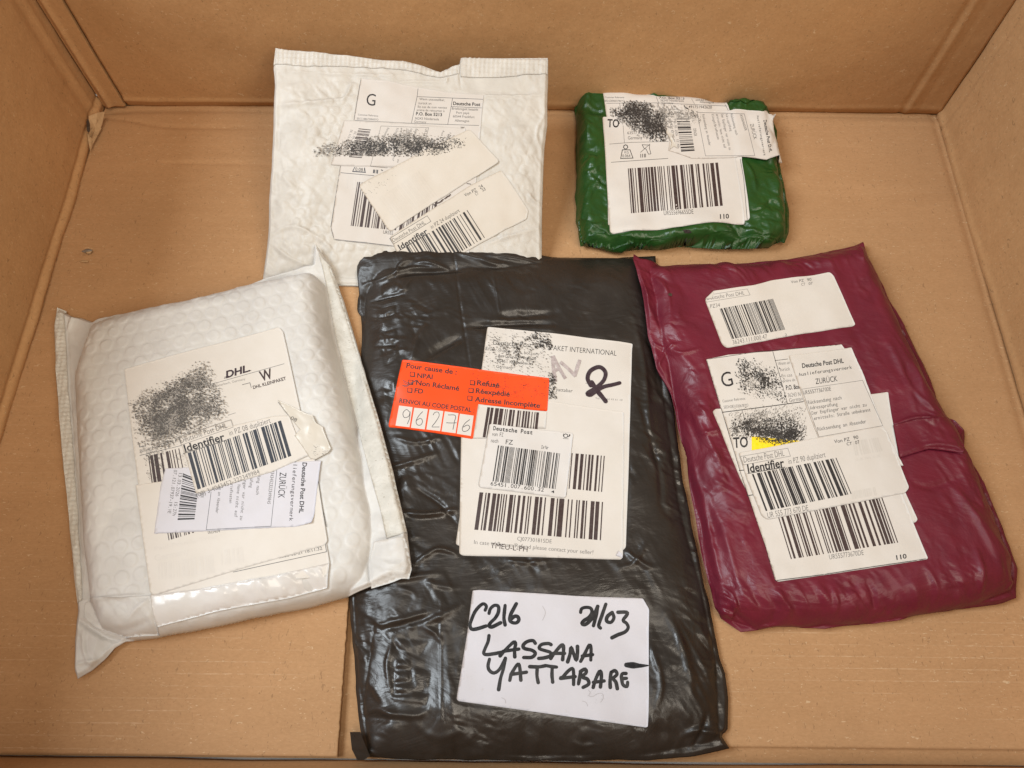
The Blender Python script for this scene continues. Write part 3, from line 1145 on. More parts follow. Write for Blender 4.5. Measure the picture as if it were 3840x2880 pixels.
scrap('torn_corner', 'TL', [(668, 875), (735, 850), (790, 840), (770, 930), (745, 1000), (700, 1070), (684, 1110), (672, 1020)],
      [0.012, 0.010, 0.006, 0.004, 0.003, 0.002, 0.002, 0.008], M['edge'])
scrap('corner_hole', 'TL', [(652, 915), (664, 893), (676, 930), (677, 985), (668, 1000), (654, 985)],
      [0.0155, 0.016, 0.0148, 0.0142, 0.0142, 0.015], M['dark'])
scrap('torn_paper', 'TL', [(658, 1000), (690, 1040), (720, 960), (765, 965), (700, 1085), (680, 1140), (668, 1080)],
      [0.008, 0.007, 0.005, 0.003, 0.003, 0.003, 0.006], M['edge'])
scrap('scuff_mark', 'CL', [(562, 447), (590, 432), (612, 428), (636, 436), (634, 446), (615, 452), (600, 460), (580, 452)],
      [0.0010] * 8, M['scuffed'])
scrap('scuff_flake', 'CL', [(590, 452), (634, 446), (622, 460), (604, 462)], [0.0016] * 4, M['edge'])
scrap('scuff_flake', 'CL', [(545, 515), (575, 508), (610, 512), (606, 520), (570, 520)], [0.0014] * 5, M['edge'])

# ground the box stands on
gv = [(-2.5, -2.5, -0.0085), (2.5, -2.5, -0.0085), (2.5, 2.5, -0.0085), (-2.5, 2.5, -0.0085)]
gr = link_mesh('ground', gv, [[0, 1, 2, 3]], M['shipfloor'], None, False)
gr['kind'] = 'structure'

#@PARCELS@
# ================================================================== pearly mailer leaning on the back wall
def emb_dots(pitch, rot, amp):
    def f(x, y):
        ca, sa = math.cos(rot), math.sin(rot)
        u, v = x * ca + y * sa, -x * sa + y * ca
        return amp * np.sin(2 * np.pi * u / pitch) * np.sin(2 * np.pi * v / pitch) + amp * 0.3 * perlin(x * 500, y * 500, 4)
    return f


SLOPE = 0.446


def bm_base(x, y):
    return np.clip((y - 0.292) * SLOPE, 0, 0.075)


def bm_detail(X, Y, D, dc, s):
    k = math.sqrt(1 + SLOPE ** 2)
    b, i = bubbles(X + 0.0010 * perlin(X * 60, Y * 60, 2), Y * k + 0.0010 * perlin(X * 60, Y * 60, 3), 0.0078, 0.12, 0, 1)
    puff = 0.00062 * sstep(0.0034, 0.0022, b) * (0.35 + 0.65 * sstep(-0.2, 0.4, perlin(X * 30, Y * 30, 6) + 0.5 * (i - 0.45)))
    inn = sstep(0.002, 0.012, dc)
    h = puff * inn
    h = h + 0.0012 * crumple(X, Y, 0.040, 5, 1.8, 0.5) * (0.4 + 0.6 * inn)
    h = h + 0.0013 * crumple(X, Y, 0.018, 8, 1.8, -0.4) * (0.1 + 0.9 * patchy(X, Y, 0.045, 67, -0.2, 0.4))
    h = h + 0.0011 * crumple(X, Y, 0.0060, 11, 7.0, 0.9, 1) * patchy(X, Y, 0.04, 57, -0.1, 0.4)
    h = h + 0.0016 * crumple(X, Y, 0.0090, 9, 2.0, 0.9) * patchy(X, Y, 0.03, 68, -0.2, 0.4)
    h = h + 0.0007 * crumple(X, Y, 0.0045, 10, 1.8, 0.3) * patchy(X, Y, 0.03, 58, -0.1, 0.4)
    return h


bm = Parcel('envelope', M['pearl'], dict(
    top=[('BM', [(125, 65), (300, 85), (640, 120), (840, 145), (960, 150), (1010, 160), (1080, 180), (1160, 212), (1195, 222), (1230, 205), (1270, 182),
                 (1318, 175), (1325, 133), (1600, 136), (1895, 133)])],
    right=[('BM', [(1895, 133), (1893, 270), (1886, 420), (1890, 560), (1872, 700), (1862, 900), (1856, 1100), (1852, 1400), (1850, 1640)])],
    left=[('BM', [(125, 65), (107, 190), (118, 300), (112, 450), (108, 600), (100, 800), (82, 1040), (75, 1250), (60, 1400), (42, 1540), (35, 1600)])],
    bottom=[('BM', [(35, 1600), (300, 1606), (545, 1612), (670, 1618), (1200, 1640), (1850, 1640)])]),
    dict(left=0.003, right=0.003, top=0.002, bottom=0.001),
    [dict(poly=[('BM', [(120, 240), (700, 220), (1300, 270), (1880, 330), (1858, 1000), (1848, 1570), (700, 1570), (58, 1555), (88, 1000), (116, 500)])],
          z=0.006, T=0.007, r=0.030, soft=8, taper=1)],
    0.0022, ('bubble_mailer', 'pearly cream bubble mailer with ink smear across its label, leaning against the back panel', 'mailer', 'parcels in the box'),
    base=bm_base, detail=bm_detail, step=0.0006, wob=0.0004,
    creases=[('BM', [(118, 445), (400, 420), (560, 400), (660, 380)], 0.0014, 0.0012), ('BM', [(620, 300), (600, 360), (560, 410)], 0.0012, 0.0014),
             ('BM', [(130, 215), (400, 235), (700, 245), (1000, 250)], 0.0010, 0.0008),
             ('BM', [(1325, 180), (1320, 250), (1330, 340)], 0.0008, -0.0008), ('BM', [(1330, 372), (1600, 385), (1888, 375)], 0.0010, 0.0012),
             ('BM', [(700, 240), (800, 300), (1000, 290), (1250, 290)], 0.0010, 0.0010), ('BM', [(1240, 260), (1235, 300)], 0.0010, 0.0012),
             ('BM', [(100, 1280), (250, 1230), (430, 1320), (520, 1420)], 0.0014, 0.0016), ('BM', [(90, 1330), (200, 1420), (330, 1480)], 0.0012, 0.0014),
             ('BM', [(1880, 480), (1820, 620), (1850, 760)], 0.0013, 0.0012), ('BM', [(1500, 1340), (1650, 1290), (1840, 1240)], 0.0014, 0.0013),
             ('BM', [(1760, 1000), (1800, 1060), (1850, 1090)], 0.0012, 0.0014)])
q_addr = rounded('BM', [(680, 265), (1050, 325), (1230, 355), (1475, 375), (1440, 800), (1380, 1420), (900, 1357), (505, 1312), (485, 1245), (545, 835), (633, 540)], 3)
q_slip = rounded('BM', [(572, 538), (1000, 562), (1360, 590), (1330, 860), (900, 845), (485, 828)], 2)
q_blank = rounded('BM', [(1385, 596), (1580, 812), (868, 1266), (664, 962)], 14)
q_ident = rounded('BM', [(868, 1296), (1120, 1130), (1400, 955), (1590, 862), (1764, 1122), (1754, 1180), (1290, 1430), (928, 1430)], 8)
bm.settle([q_addr, q_slip, q_blank, q_ident], 5, 0.12)
bm.build()
bm.sheet('seal_strip', fp('BM', [(127, 72), (300, 92), (640, 127), (960, 157), (1080, 188), (1160, 219), (1195, 229), (1230, 212), (1316, 184), (1316, 240), (1195, 265),
                                 (960, 215), (640, 198), (300, 190), (114, 186)]), 0.0004, M['pearl'], emboss=emb_dots(0.0044, 0.75, 0.00065), use='film', cell=0.0009)
bm.sheet('seal_strip', fp('BM', [(1327, 138), (1600, 140), (1890, 138), (1888, 250), (1600, 262), (1327, 262)]), 0.0005, M['pearl'],
         emboss=emb_dots(0.0044, 0.75, 0.0005), use='film', cell=0.0009)
bm.sheet('folded_rim', fp('BM', [(500, 1555), (670, 1570), (900, 1575), (900, 1628), (670, 1614), (540, 1608), (500, 1604)]), 0.0006, M['pearl'], use='film', cell=0.0012)

L = bm.sheet('label', q_addr, lay(0), M['paper3'])
L['label'] = 'main address label with big G and sender boxes'
p = Print()
p.text('BM1', 'G', 483, 362, 590, 372, 138, 0)
p.build(bm, 'lettering', M['ink'], lay(0.35), L)
p = Print()
p.text('BM1', 'Deutsche Post', 1514, 360, 1836, 374, 38, 1)
p.text('BM1', 'P.O. Box 5213', 1074, 482, 1382, 494, 36, 1)
p.text('BM2', 'UR555', 598, 764, 700, 778, 34)
p.text('BM2', '0.081', 310, 113, 405, 120, 34)
p.build(bm, 'lettering', M['ink'], lay(0.35), L)
p = Print()
for t, x0, y0, x1, y1, h in [('Wenn unzustellbar,', 1114, 302, 1416, 316, 26), ('zurück an', 1102, 350, 1256, 356, 26), ('En cas de non remise', 1096, 394, 1440, 406, 26),
                             ('prière de retourner à', 1084, 432, 1412, 445, 26), ('36243 Niederaula', 1060, 532, 1346, 544, 28), ('Germany', 1052, 570, 1196, 577, 27),
                             ('Briefentgelt bezahlt', 1500, 416, 1810, 430, 28), ('Port payé', 1552, 464, 1704, 470, 27), ('60544 Frankfurt', 1512, 508, 1768, 518, 28),
                             ('Allemagne', 1534, 558, 1704, 564, 28)]:
    p.text('BM1', t, x0, y0, x1, y1, h)
p.build(bm, 'lettering', M['mid'], lay(0.35), L)
p = Print()
p.text('BM1', 'Customer Reference', 386, 484, 626, 500, 20)
p.text('BM1', 'SECC1886729843YO', 372, 532, 628, 546, 22)
p.build(bm, 'lettering', M['mid'], lay(0.35), L)
p = Print()
for q in [[(1100, 160), (1086, 270), (1020, 578)], [(1090, 262), (1868, 294)], [(1508, 280), (1490, 385), (1450, 592)], [(1490, 380), (1850, 396)],
          [(340, 543), (1020, 578), (1818, 604)], [(424, 45), (340, 543)]]:
    p.line('BM1', q, 4.5)
p.line('BM2', [(160, 62), (146, 132), (58, 690), (92, 826)], 4)
p.line('BM2', [(146, 132), (505, 164)], 5)
p.line('BM2', [(92, 826), (450, 862), (712, 894)], 5)
p.line('BM2', [(305, 78), (284, 118), (414, 128), (408, 84)], 7)
p.line('BM2', [(284, 120), (416, 130)], 9)
p.quad('BM2', [(498, 100), (510, 101), (506, 138), (494, 137)])
p.bars('BM2', [(512, 101), (553, 104), (549, 143), (508, 139)], 3, 8, 2)
p.quad('BM2', [(576, 98), (600, 108), (592, 116), (582, 112)])
p.build(bm, 'printed_frame', M['blue'], lay(0.33), L)
p = Print()
p.bars('BM2', [(332, 228), (1180, 320), (1110, 770), (264, 684)], 11, 112, 4, 12)
p.build(bm, 'barcode', M['brown'], lay(0.35), L)
p = Print()
p.bars('BM2', [(232, 150), (480, 165), (470, 310), (220, 300)], 19, 26, 2)
p.build(bm, 'show_through', M['ghost'], lay(0.31), L)

L = bm.sheet('return_slip', q_slip, lay(1), M['paper3'])
L['label'] = 'thermal return slip under the ink smear'
p = Print()
p.bars('BM1', [(396, 640), (286, 1000), (436, 1000), (540, 655)][0:1] + [(282, 985), (432, 997), (540, 655)], 23, 72, 3, 4)
p.build(bm, 'barcode', M['brown'], lay(1.35), L)
p = Print()
for t, x0, y0, x1, y1, h in [('25.112.2654', 305, 650, 235, 835, 24), ('02.04.2026', 348, 672, 290, 850, 24), ('Rücksendung', 738, 628, 670, 770, 26), ('Klingel/Br', 846, 632, 800, 780, 28),
                             ('ermitteln', 896, 632, 868, 770, 26), ('Der Empf', 960, 640, 930, 790, 26), ('Adresspr', 1012, 636, 975, 775, 26), ('Rücksend', 1072, 640, 1030, 770, 26),
                             ('UR555144', 1188, 640, 1140, 830, 26), ('Auslie', 1392, 660, 1345, 800, 26), ('t zu', 868, 960, 850, 1045, 24), ('auf', 815, 960, 788, 1022, 24)]:
    p.text('BM1', t, x0, y0, x1, y1, h, 0, True)
p.build(bm, 'lettering', M['mid'], lay(1.35), L)
p = Print()
p.text('BM1', 'ZURÜCK', 1262, 752, 1196, 890, 44, 1)
p.text('BM1', 'Deu', 1462, 706, 1430, 760, 34, 0)
p.text('BM1', 'ier', 1606, 640, 1652, 640, 26, 0)
p.line('BM1', [(1226, 632), (660, 612), (535, 1090), (735, 1108)], 3)
p.line('BM1', [(1226, 632), (1180, 800)], 3)
p.build(bm, 'lettering', M['ink'], lay(1.35), L)

L = bm.sheet('identifier_label', q_ident, lay(1.6), M['buff'])
p = Print()
p.text('BM2', 'Identifier', 778, 938, 1068, 760, 58, 1)
p.line('BM2', [(765, 946), (1072, 764)], 5)
p.text('BM2', 'Deutsche Post DHL', 708, 858, 1042, 664, 40, 2)
p.text('BM2', 'in PZ 24 dupliziert', 1104, 718, 1398, 540, 40, 2)
p.text('BM2', 'Von PZ', 1450, 386, 1572, 325, 34)
p.text('BM2', '24', 1606, 306, 1640, 285, 36)
p.text('BM2', 'CT', 1562, 374, 1592, 358, 32)
p.text('BM2', '53', 1632, 332, 1664, 316, 32)
p.line('BM2', [(668, 818), (1056, 582), (1096, 640), (706, 876), (668, 818)], 4)
p.build(bm, 'lettering', M['ink'], lay(1.95), L)
p = Print()
p.bars('BM2', [(835, 905), (1490, 512), (1672, 798), (1010, 1190)], 29, 108, 4, 10)
p.build(bm, 'barcode', M['ink'], lay(1.95), L)
L['label'] = 'cream duplicate identifier label with tilted barcode'

L = bm.sheet('blank_label', q_blank, lay(2.8), M['buff'], lift=[(fp('BM', [(1560, 830)])[0], 0.02, 0.0006)])
L['label'] = 'blank cream sticker over the address, turned'
p = Print()
p.bars('BM2', [(560, 400), (980, 110), (1170, 360), (740, 640)], 31, 60, 2)
p.build(bm, 'show_through', ink("pale_show_through", (0.53, 0.475, 0.41)), lay(3.1), L)
p = Print()
p.flecks('BM2', [(350, 330), (560, 180), (720, 110), (740, 190), (600, 320), (420, 430)], 60, 3.2, 40, 12, 25, -0.1)
p.build(bm, 'ink_flecks', M['smear2'], lay(3.15), L)
p = Print()
for a in ((1128, 470, 1150, 466), (1160, 452, 1180, 446), (1190, 440, 1208, 430), (1206, 424, 1222, 414), (1240, 404, 1262, 390), (1262, 386, 1272, 380), (1280, 380, 1296, 364)):
    p.line('BM2', [a[:2], a[2:]], 12)
p.line('BM2', [(1468, 248), (1508, 254)], 6)
p.build(bm, 'barcode', M['brown'], lay(2.2), bm.root)
p = Print()
sm = [(360, 762), (430, 690), (560, 690), (700, 640), (860, 640), (1000, 600), (1120, 650), (1250, 650), (1360, 682), (1290, 715), (1180, 745), (1040, 775), (800, 775), (600, 770), (450, 768)]


def dens_bm(q):
    a, b = fp('BM', [(360, 768)])[0], fp('BM', [(1360, 690)])[0]
    t = np.clip((q[:, 0] - a[0]) / (b[0] - a[0]), 0, 1)
    ylow = np.interp(t, [0, 0.7, 1], [fp('BM', [(0, 772)])[0, 1], fp('BM', [(0, 770)])[0, 1], fp('BM', [(0, 690)])[0, 1]])
    hh = np.interp(t, [0, 0.2, 0.6, 0.85, 1], [22, 52, 75, 40, 12])
    e = (ylow - q[:, 1]) / hh
    return np.clip(1.25 - e * 0.95, 0.03, 1) * np.interp(t, [0, 0.12, 0.22, 1], [0.35, 0.4, 1, 1])


p.flecks('BM', sm, 6500, 5.0, -28, 14, 30, 0.06, 1.9, dens_bm)
p.build(bm, 'ink_smear', M['smear'], lay(3.4))
p = Print()
p.flecks('BM', sm, 2600, 6.0, -28, 114, 40, 0.05, 2.4)
p.build(bm, 'ink_smear', M['haze_ink'], lay(3.2))

# ================================================================== green bag
def gr_detail(X, Y, D, dc, s):
    side = sstep(0.045, 0.010, D)
    h = 0.0030 * crumple(X, Y, 0.036, 15, 2.0, 0.3) * (0.3 + 0.7 * side)
    h = h + 0.0036 * crumple(X, Y, 0.017, 17, 1.8, -0.5) * (0.15 + 0.85 * side)
    h = h + 0.0028 * crumple(X, Y, 0.0088, 18, 2.0, 0.9) * side * (0.15 + 0.85 * patchy(X, Y, 0.03, 64, -0.3, 0.3))
    h = h + 0.0012 * crumple(X, Y, 0.0046, 19, 1.8, 0.2) * side * patchy(X, Y, 0.03, 63, -0.2, 0.4)
    return h


gb = Parcel('bag', M['green'], dict(
    top=[('GR', [(112, 122), (160, 106), (210, 95), (385, 92), (520, 105), (900, 150), (1530, 192), (1640, 150), (1835, 115)])],
    right=[('GR', [(1835, 115), (1870, 190), (1885, 200), (1920, 290), (1990, 460), (2010, 760), (2040, 900), (2090, 1160), (2092, 1400), (2050, 1502)])],
    left=[('GR', [(112, 122), (135, 200), (130, 260), (150, 500), (152, 800), (145, 1000), (140, 1290), (170, 1370), (185, 1530)])],
    bottom=[('GR', [(185, 1530), (330, 1560), (480, 1590), (560, 1600), (740, 1575), (900, 1582), (1120, 1550), (1280, 1545), (1500, 1575), (1700, 1560), (1900, 1565), (1985, 1500), (2050, 1502)])]),
    dict(left=0.005, right=0.005, top=0.010, bottom=0.002),
    [dict(poly=[('GR', [(170, 118), (520, 118), (900, 165), (1500, 210), (1870, 220), (1970, 500), (2015, 900), (2078, 1180), (2070, 1410), (1920, 1530), (1500, 1545), (700, 1555), (210, 1500), (158, 1300), (165, 800), (148, 300)])],
          z=0.010, T=0.020, r=0.009, soft=1, taper=1)],
    0.002, ('poly_mailer', 'small dark green plastic bag with taped white labels, far right corner', 'mailer', 'parcels in the box'),
    detail=gr_detail, step=0.0006, wob=0.0014, rim=0.0045,
    creases=[('GR', [(150, 1290), (300, 1330), (430, 1300)], 0.0014, 0.0018), ('GR', [(190, 1480), (330, 1390), (440, 1420)], 0.0013, -0.0018),
             ('GR', [(160, 1370), (260, 1420), (420, 1500), (560, 1560)], 0.0014, 0.0022), ('GR', [(430, 1420), (700, 1460), (980, 1440)], 0.0016, 0.0016),
             ('GR', [(1180, 1530), (1400, 1500), (1680, 1440)], 0.0015, 0.0020), ('GR', [(1600, 1450), (1800, 1420), (2040, 1490)], 0.0014, -0.0016),
             ('GR', [(1280, 1470), (1430, 1420), (1620, 1370)], 0.0013, 0.0014), ('GR', [(1750, 1200), (1850, 1170), (1940, 1100)], 0.0012, -0.0014),
             ('GR', [(1690, 740), (1760, 860), (1790, 1000)], 0.0014, 0.0014), ('GR', [(1860, 900), (1870, 960), (1830, 1060)], 0.0022, 0.0012),
             ('GR', [(1540, 215), (1700, 160), (1850, 170)], 0.0014, 0.0016), ('GR', [(160, 820), (270, 840), (400, 750)], 0.0016, 0.0014),
             ('GR', [(180, 1250), (260, 1000), (400, 900)], 0.0020, 0.0014), ('GR', [(250, 1120), (330, 950), (420, 800)], 0.0014, 0.0010),
             ('GR', [(160, 260), (250, 420), (240, 560)], 0.0018, 0.0012), ('GR', [(700, 1560), (760, 1500), (1000, 1480)], 0.0014, -0.0016)])
q_a = rounded('GR', [(385, 98), (900, 152), (1500, 190), (1535, 225), (1640, 560), (1690, 900), (1738, 1262), (1722, 1284), (1500, 1300), (440, 1330), (425, 330)], 4)
q_b = rounded('GR', [(388, 340), (1000, 300), (1600, 690), (1690, 1288), (1684, 1324), (480, 1411), (456, 1390), (420, 820)], 6)
q_s = rounded('GR', [(960, 275), (1100, 280), (1380, 285), (1720, 280), (1850, 290), (1975, 315), (1945, 358), (1960, 480), (1995, 620), (2033, 765), (1880, 732), (1640, 705), (1200, 722), (990, 650), (1000, 560), (965, 450)], 2)


def gb_shelf(lab, X, Y):
    # the slip stands stiffly out over the right edge of the bag
    w, _ = on_surface(q_s, lambda x, y: 0 * x + 0.021)
    d = poly_sd(X, Y, w)
    x1 = at_z(fp('GR', [(1560, 500)]), 0.021)[0, 0]
    z = 0.0215 - 0.10 * np.maximum(0, X - x1 - 0.01) + 0.0006 * perlin(X * 60, Y * 60, 5)
    k = sstep(0.0, 0.006, X - x1) * sstep(-0.0025, -0.0005, d)
    return lab * (1 - k) + np.maximum(lab, z) * k


gb.settle([q_a, q_b, q_s], 6, 0.06, gb_shelf)
gb.build()
for fq, zf_ in (([(190, 1405), (430, 1425), (700, 1462), (980, 1448), (1280, 1472), (1640, 1435), (1860, 1425), (2040, 1478), (1985, 1500), (1800, 1545), (1500, 1555), (1100, 1535), (740, 1560), (480, 1570), (210, 1505)], 0.0010),
                ([(1535, 212), (1640, 165), (1825, 128), (1862, 190), (1700, 222)], 0.0008), ([(165, 1300), (300, 1335), (420, 1400), (300, 1440), (195, 1500), (172, 1380)], 0.0016)):
    gb.sheet('film_fold', fp('GR', fq), zf_, M['green'], use='film', cell=0.0009, emboss=lambda x, y: 0.0012 * crumple(x, y, 0.009, 21, 1.8, 0.4))
L = gb.sheet('label', q_a, lay(0), M['paper'])
L['label'] = 'upper sheet folded over the far edge of the green bag'
p = Print()
p.line('GR1', [(90, 183), (700, 178), (1548, 216)], 4)
p.line('GR1', [(694, 100), (728, 186)], 4)
p.line('GR1', [(1116, 130), (1152, 192)], 3)
p.line('GR1', [(1496, 160), (1550, 268)], 4)
p.line('GR1', [(264, 184), (300, 420), (320, 650)], 4)
p.line('GR', [(1645, 705), (1680, 900), (1712, 1278)], 4)
p.build(gb, 'printed_frame', M['blue'], lay(0.33), L)
p = Print()
p.text('GR1', 'P.O. Box 5213', 732, 128, 1030, 140, 24, 1)
p.text('GR1', '36243 Niederaula', 746, 160, 1024, 166, 24)
p.text('GR1', 'Germany', 760, 188, 900, 190, 22)
p.text('GR1', '60544 Frankfurt', 1164, 154, 1418, 160, 20)
p.text('GR1', 'Allemagne', 1212, 178, 1380, 184, 22)
p.text('GR1', 'Customer Reference', 90, 122, 318, 122, 20)
p.text('GR1', 'SED:2204602786YQ', 84, 164, 322, 166, 22)
p.build(gb, 'lettering', M['mid'], lay(0.35), L)
p = Print()
p.text('GR1', '491751942620', 1080, 240, 1356, 246, 32)
p.line('GR1', [(1030, 212), (1040, 232), (1070, 246)], 14, smooth=True, caps=True)
p.build(gb, 'lettering', M['ink'], lay(0.35), L)

L = gb.sheet('barcode_label', q_b, lay(1), M['paper'])
L['label'] = 'front sheet with large barcode and weight mark'
p = Print()
p.text('GR1', 'TO', 118, 466, 256, 470, 92, 1)
p.text('GR', '110', 1464, 1272, 1546, 1268, 40, 1)
p.text('GR', 'UR555696655DE', 950, 1240, 1220, 1226, 40, 2)
p.text('GR1', 'Germany', 362, 614, 532, 610, 38, 2)
p.text('GR1', '63517 Rodenbach', 356, 552, 690, 548, 34, 2)
p.text('GR1', 'Akazienweg 11', 342, 420, 690, 410, 34, 1)
p.text('GR1', 'KG', 322, 780, 370, 780, 30, 2)
p.text('GR1', '0.064', 296, 826, 390, 824, 36, 2)
p.build(gb, 'lettering', M['ink'], lay(1.35), L)
p = Print()
p.line('GR1', [(145, 668), (400, 648), (840, 638)], 4)
p.line('GR1', [(165, 884), (500, 860), (836, 838)], 5)
p.line('GR1', [(305, 450), (320, 648)], 3.5)
p.line('GR1', [(296, 736), (386, 736), (422, 834), (276, 840), (296, 736)], 8)
p.line('GR1', [(334, 676), (312, 690), (312, 716), (336, 728), (358, 714), (358, 690), (334, 676)], 10, smooth=True)
p.line('GR1', [(512, 766), (622, 668)], 5)
p.line('GR1', [(530, 676), (620, 680), (616, 716), (634, 784), (606, 788), (578, 730), (552, 716), (530, 676)], 6)
p.bars('GR1', [(510, 784), (574, 782), (574, 826), (510, 828)], 5, 9, 2)
p.build(gb, 'printed_icons', M['ink'], lay(1.33), L)
p = Print()
p.bars('GR', [(620, 812), (1475, 756), (1520, 1150), (650, 1222)], 41, 108, 4, 14)
p.build(gb, 'barcode', M['brown'], lay(1.35), L)

L = gb.sheet('return_slip', q_s, lay(2), M['paper'], rough_edge=0.0002)
L['label'] = 'return slip stuck sideways over the right edge'
p = Print()
p.bars('GR1', [(932, 346), (992, 760), (1152, 750), (1086, 346)], 43, 72, 3, 4)
p.build(gb, 'barcode', M['ink'], lay(2.35), L)
p = Print()
for t, x0, y0, x1, y1, h in [('63 134 63517-05', 852, 380, 896, 650, 26), ('02.05.2026  12:40h', 905, 392, 950, 722, 26), ('DPAGR', 1132, 488, 1146, 578, 36)]:
    p.text('GR1', t, x0, y0, x1, y1, h, 0, len(t) > 6)
for t, x0, y0, x1, y1 in [('Rücksendung an Absender', 1240, 318, 1320, 692), ('Klingel/Briefkasten', 1350, 318, 1422, 618), ('ermitteln: Name nicht auf', 1402, 316, 1500, 720),
                          ('Der Empfänger war nicht zu', 1462, 316, 1560, 742), ('Adressprüfung', 1516, 314, 1572, 520), ('Rücksendung nach', 1574, 314, 1640, 566), ('UR555696655DE', 1684, 318, 1748, 514)]:
    p.text('GR1', t, x0, y0, x1, y1, 28, 0, True)
p.build(gb, 'lettering', M['mid'], lay(2.35), L)
p = Print()
p.text('GR1', 'ZURÜCK', 1806, 436, 1852, 616, 42, 2)
p.text('GR1', 'Auslieferungsvermerk', 1886, 330, 1970, 812, 26, 0, True)
p.text('GR1', 'Deutsche Post DHL', 1966, 388, 2036, 768, 36, 1)
p.build(gb, 'lettering', M['ink'], lay(2.35), L)
p = Print()
p.line('GR1', [(1180, 294), (1740, 312), (1864, 806), (1280, 810), (1180, 294)], 3.5)
p.build(gb, 'printed_frame', M['blue'], lay(2.33), L)
p = Print()
p.flecks('GR1', [(150, 275), (290, 262), (330, 190), (420, 155), (540, 170), (600, 200), (640, 280), (770, 300), (800, 420), (830, 560), (800, 640), (720, 620), (560, 560), (420, 500), (380, 430), (260, 380)], 6200, 5.0, 60, 16, 30, 0.18, 2.4)
p.flecks('GR1', [(760, 270), (1100, 260), (1230, 330), (1230, 430), (1150, 400), (1080, 320), (820, 330)], 260, 3.0, 60, 17, 40, -0.15, 2.6)
p.build(gb, 'ink_smear', M['smear'], lay(2.9))
p = Print()
p.flecks('GR1', [(150, 275), (290, 262), (330, 190), (420, 155), (640, 190), (1100, 250), (1230, 400), (900, 430), (840, 640), (700, 620), (420, 500), (260, 380)], 2400, 6.0, 60, 116, 34, 0.0, 2.8)
p.build(gb, 'ink_smear', M['haze_ink'], lay(2.8))
gb.sheet('torn_paper', fp('GR1', [(830, 475), (850, 530), (905, 545), (880, 600), (940, 690), (945, 722), (905, 700), (860, 735), (875, 660), (840, 585), (812, 530)]), lay(3.4), M['stained'], lift=[(fp('GR1', [(880, 600)])[0], 0.006, 0.0012)], cell=0.001)
gb.sheet('dark_tape', fp('GR', [(1120, 1375), (1180, 1372), (1195, 1462), (1135, 1468)]), 0.0004, M['black_patch'], use='film', cell=0.001)

# ================================================================== large black bag
def bk_pads(X, Y):
    h = 0 * X
    for f, q in PADS:
        w = at_z(fp(f, q), 0.018)
        d = poly_sd(X, Y, w)
        h = h + 0.0008 * np.sqrt(np.clip(d / 0.004, 0, 1)) * (0.5 + 0.5 * crumple(X, Y, 0.008, 7)) - 0.0003 * ridge(d + 0.001, 0.0014)
    return h


PADS = [('BK1', [(415, 420), (550, 405), (555, 470), (410, 520)]), ('BK1', [(430, 670), (545, 650), (555, 720), (430, 770)]), ('BK1', [(435, 915), (560, 890), (570, 1010), (440, 1040)]),
        ('BK1', [(440, 1060), (570, 1080), (580, 1170), (470, 1240)]), ('BK5', [(460, 745), (575, 735), (585, 795), (460, 800)]), ('BK5', [(455, 840), (565, 845), (565, 905), (455, 915)]),
        ('BK5', [(450, 945), (560, 950), (560, 1010), (450, 1015)]), ('BK5', [(410, 1040), (735, 1030), (700, 1120), (440, 1085)]), ('BK5', [(455, 560), (720, 575), (650, 680), (480, 630)]),
        ('BK5', [(600, 800), (740, 830), (735, 960), (620, 980)])]


def bk_detail(X, Y, D, dc, s):
    lx = sstep(-0.035, -0.085, X)          # the air-cushion side
    e = sstep(0.028, 0.004, D)
    m = np.maximum(lx, e)
    h = 0.0030 * crumple(X, Y, 0.055, 25, 1.8, 0.9) * (0.5 + 0.5 * lx)
    h = h + 0.0024 * crumple(X, Y, 0.022, 27, 2.2, -0.4) * (0.30 + 0.7 * m) * (0.1 + 0.9 * patchy(X, Y, 0.05, 61))
    h = h + 0.0022 * crumple(X, Y, 0.0105, 28, 2.2, 0.6) * (0.30 + 0.70 * m) * patchy(X, Y, 0.035, 62, -0.1, 0.5)
    h = h + 0.0014 * crumple(X, Y, 0.0052, 29, 2.4, 1.2) * (0.35 + 0.7 * m) * patchy(X, Y, 0.03, 60, -0.1, 0.5)
    h = h + 0.0010 * crumple(X, Y, 0.0050, 31, 9.0, 0.5, 1) * patchy(X, Y, 0.045, 56, 0.0, 0.5)
    h = h + 0.0016 * fbm(X * 10, Y * 10, 29, 2) * sstep(0, 0.03, D)
    h = h + bk_pads(X, Y)
    h = h + 0.0020 * crumple(X, Y, 0.024, 33, 2.6, 0.2) * sstep(0.10, 0.03, Y)
    return h * (1 - 0.65 * sstep(0.275, 0.30, Y))


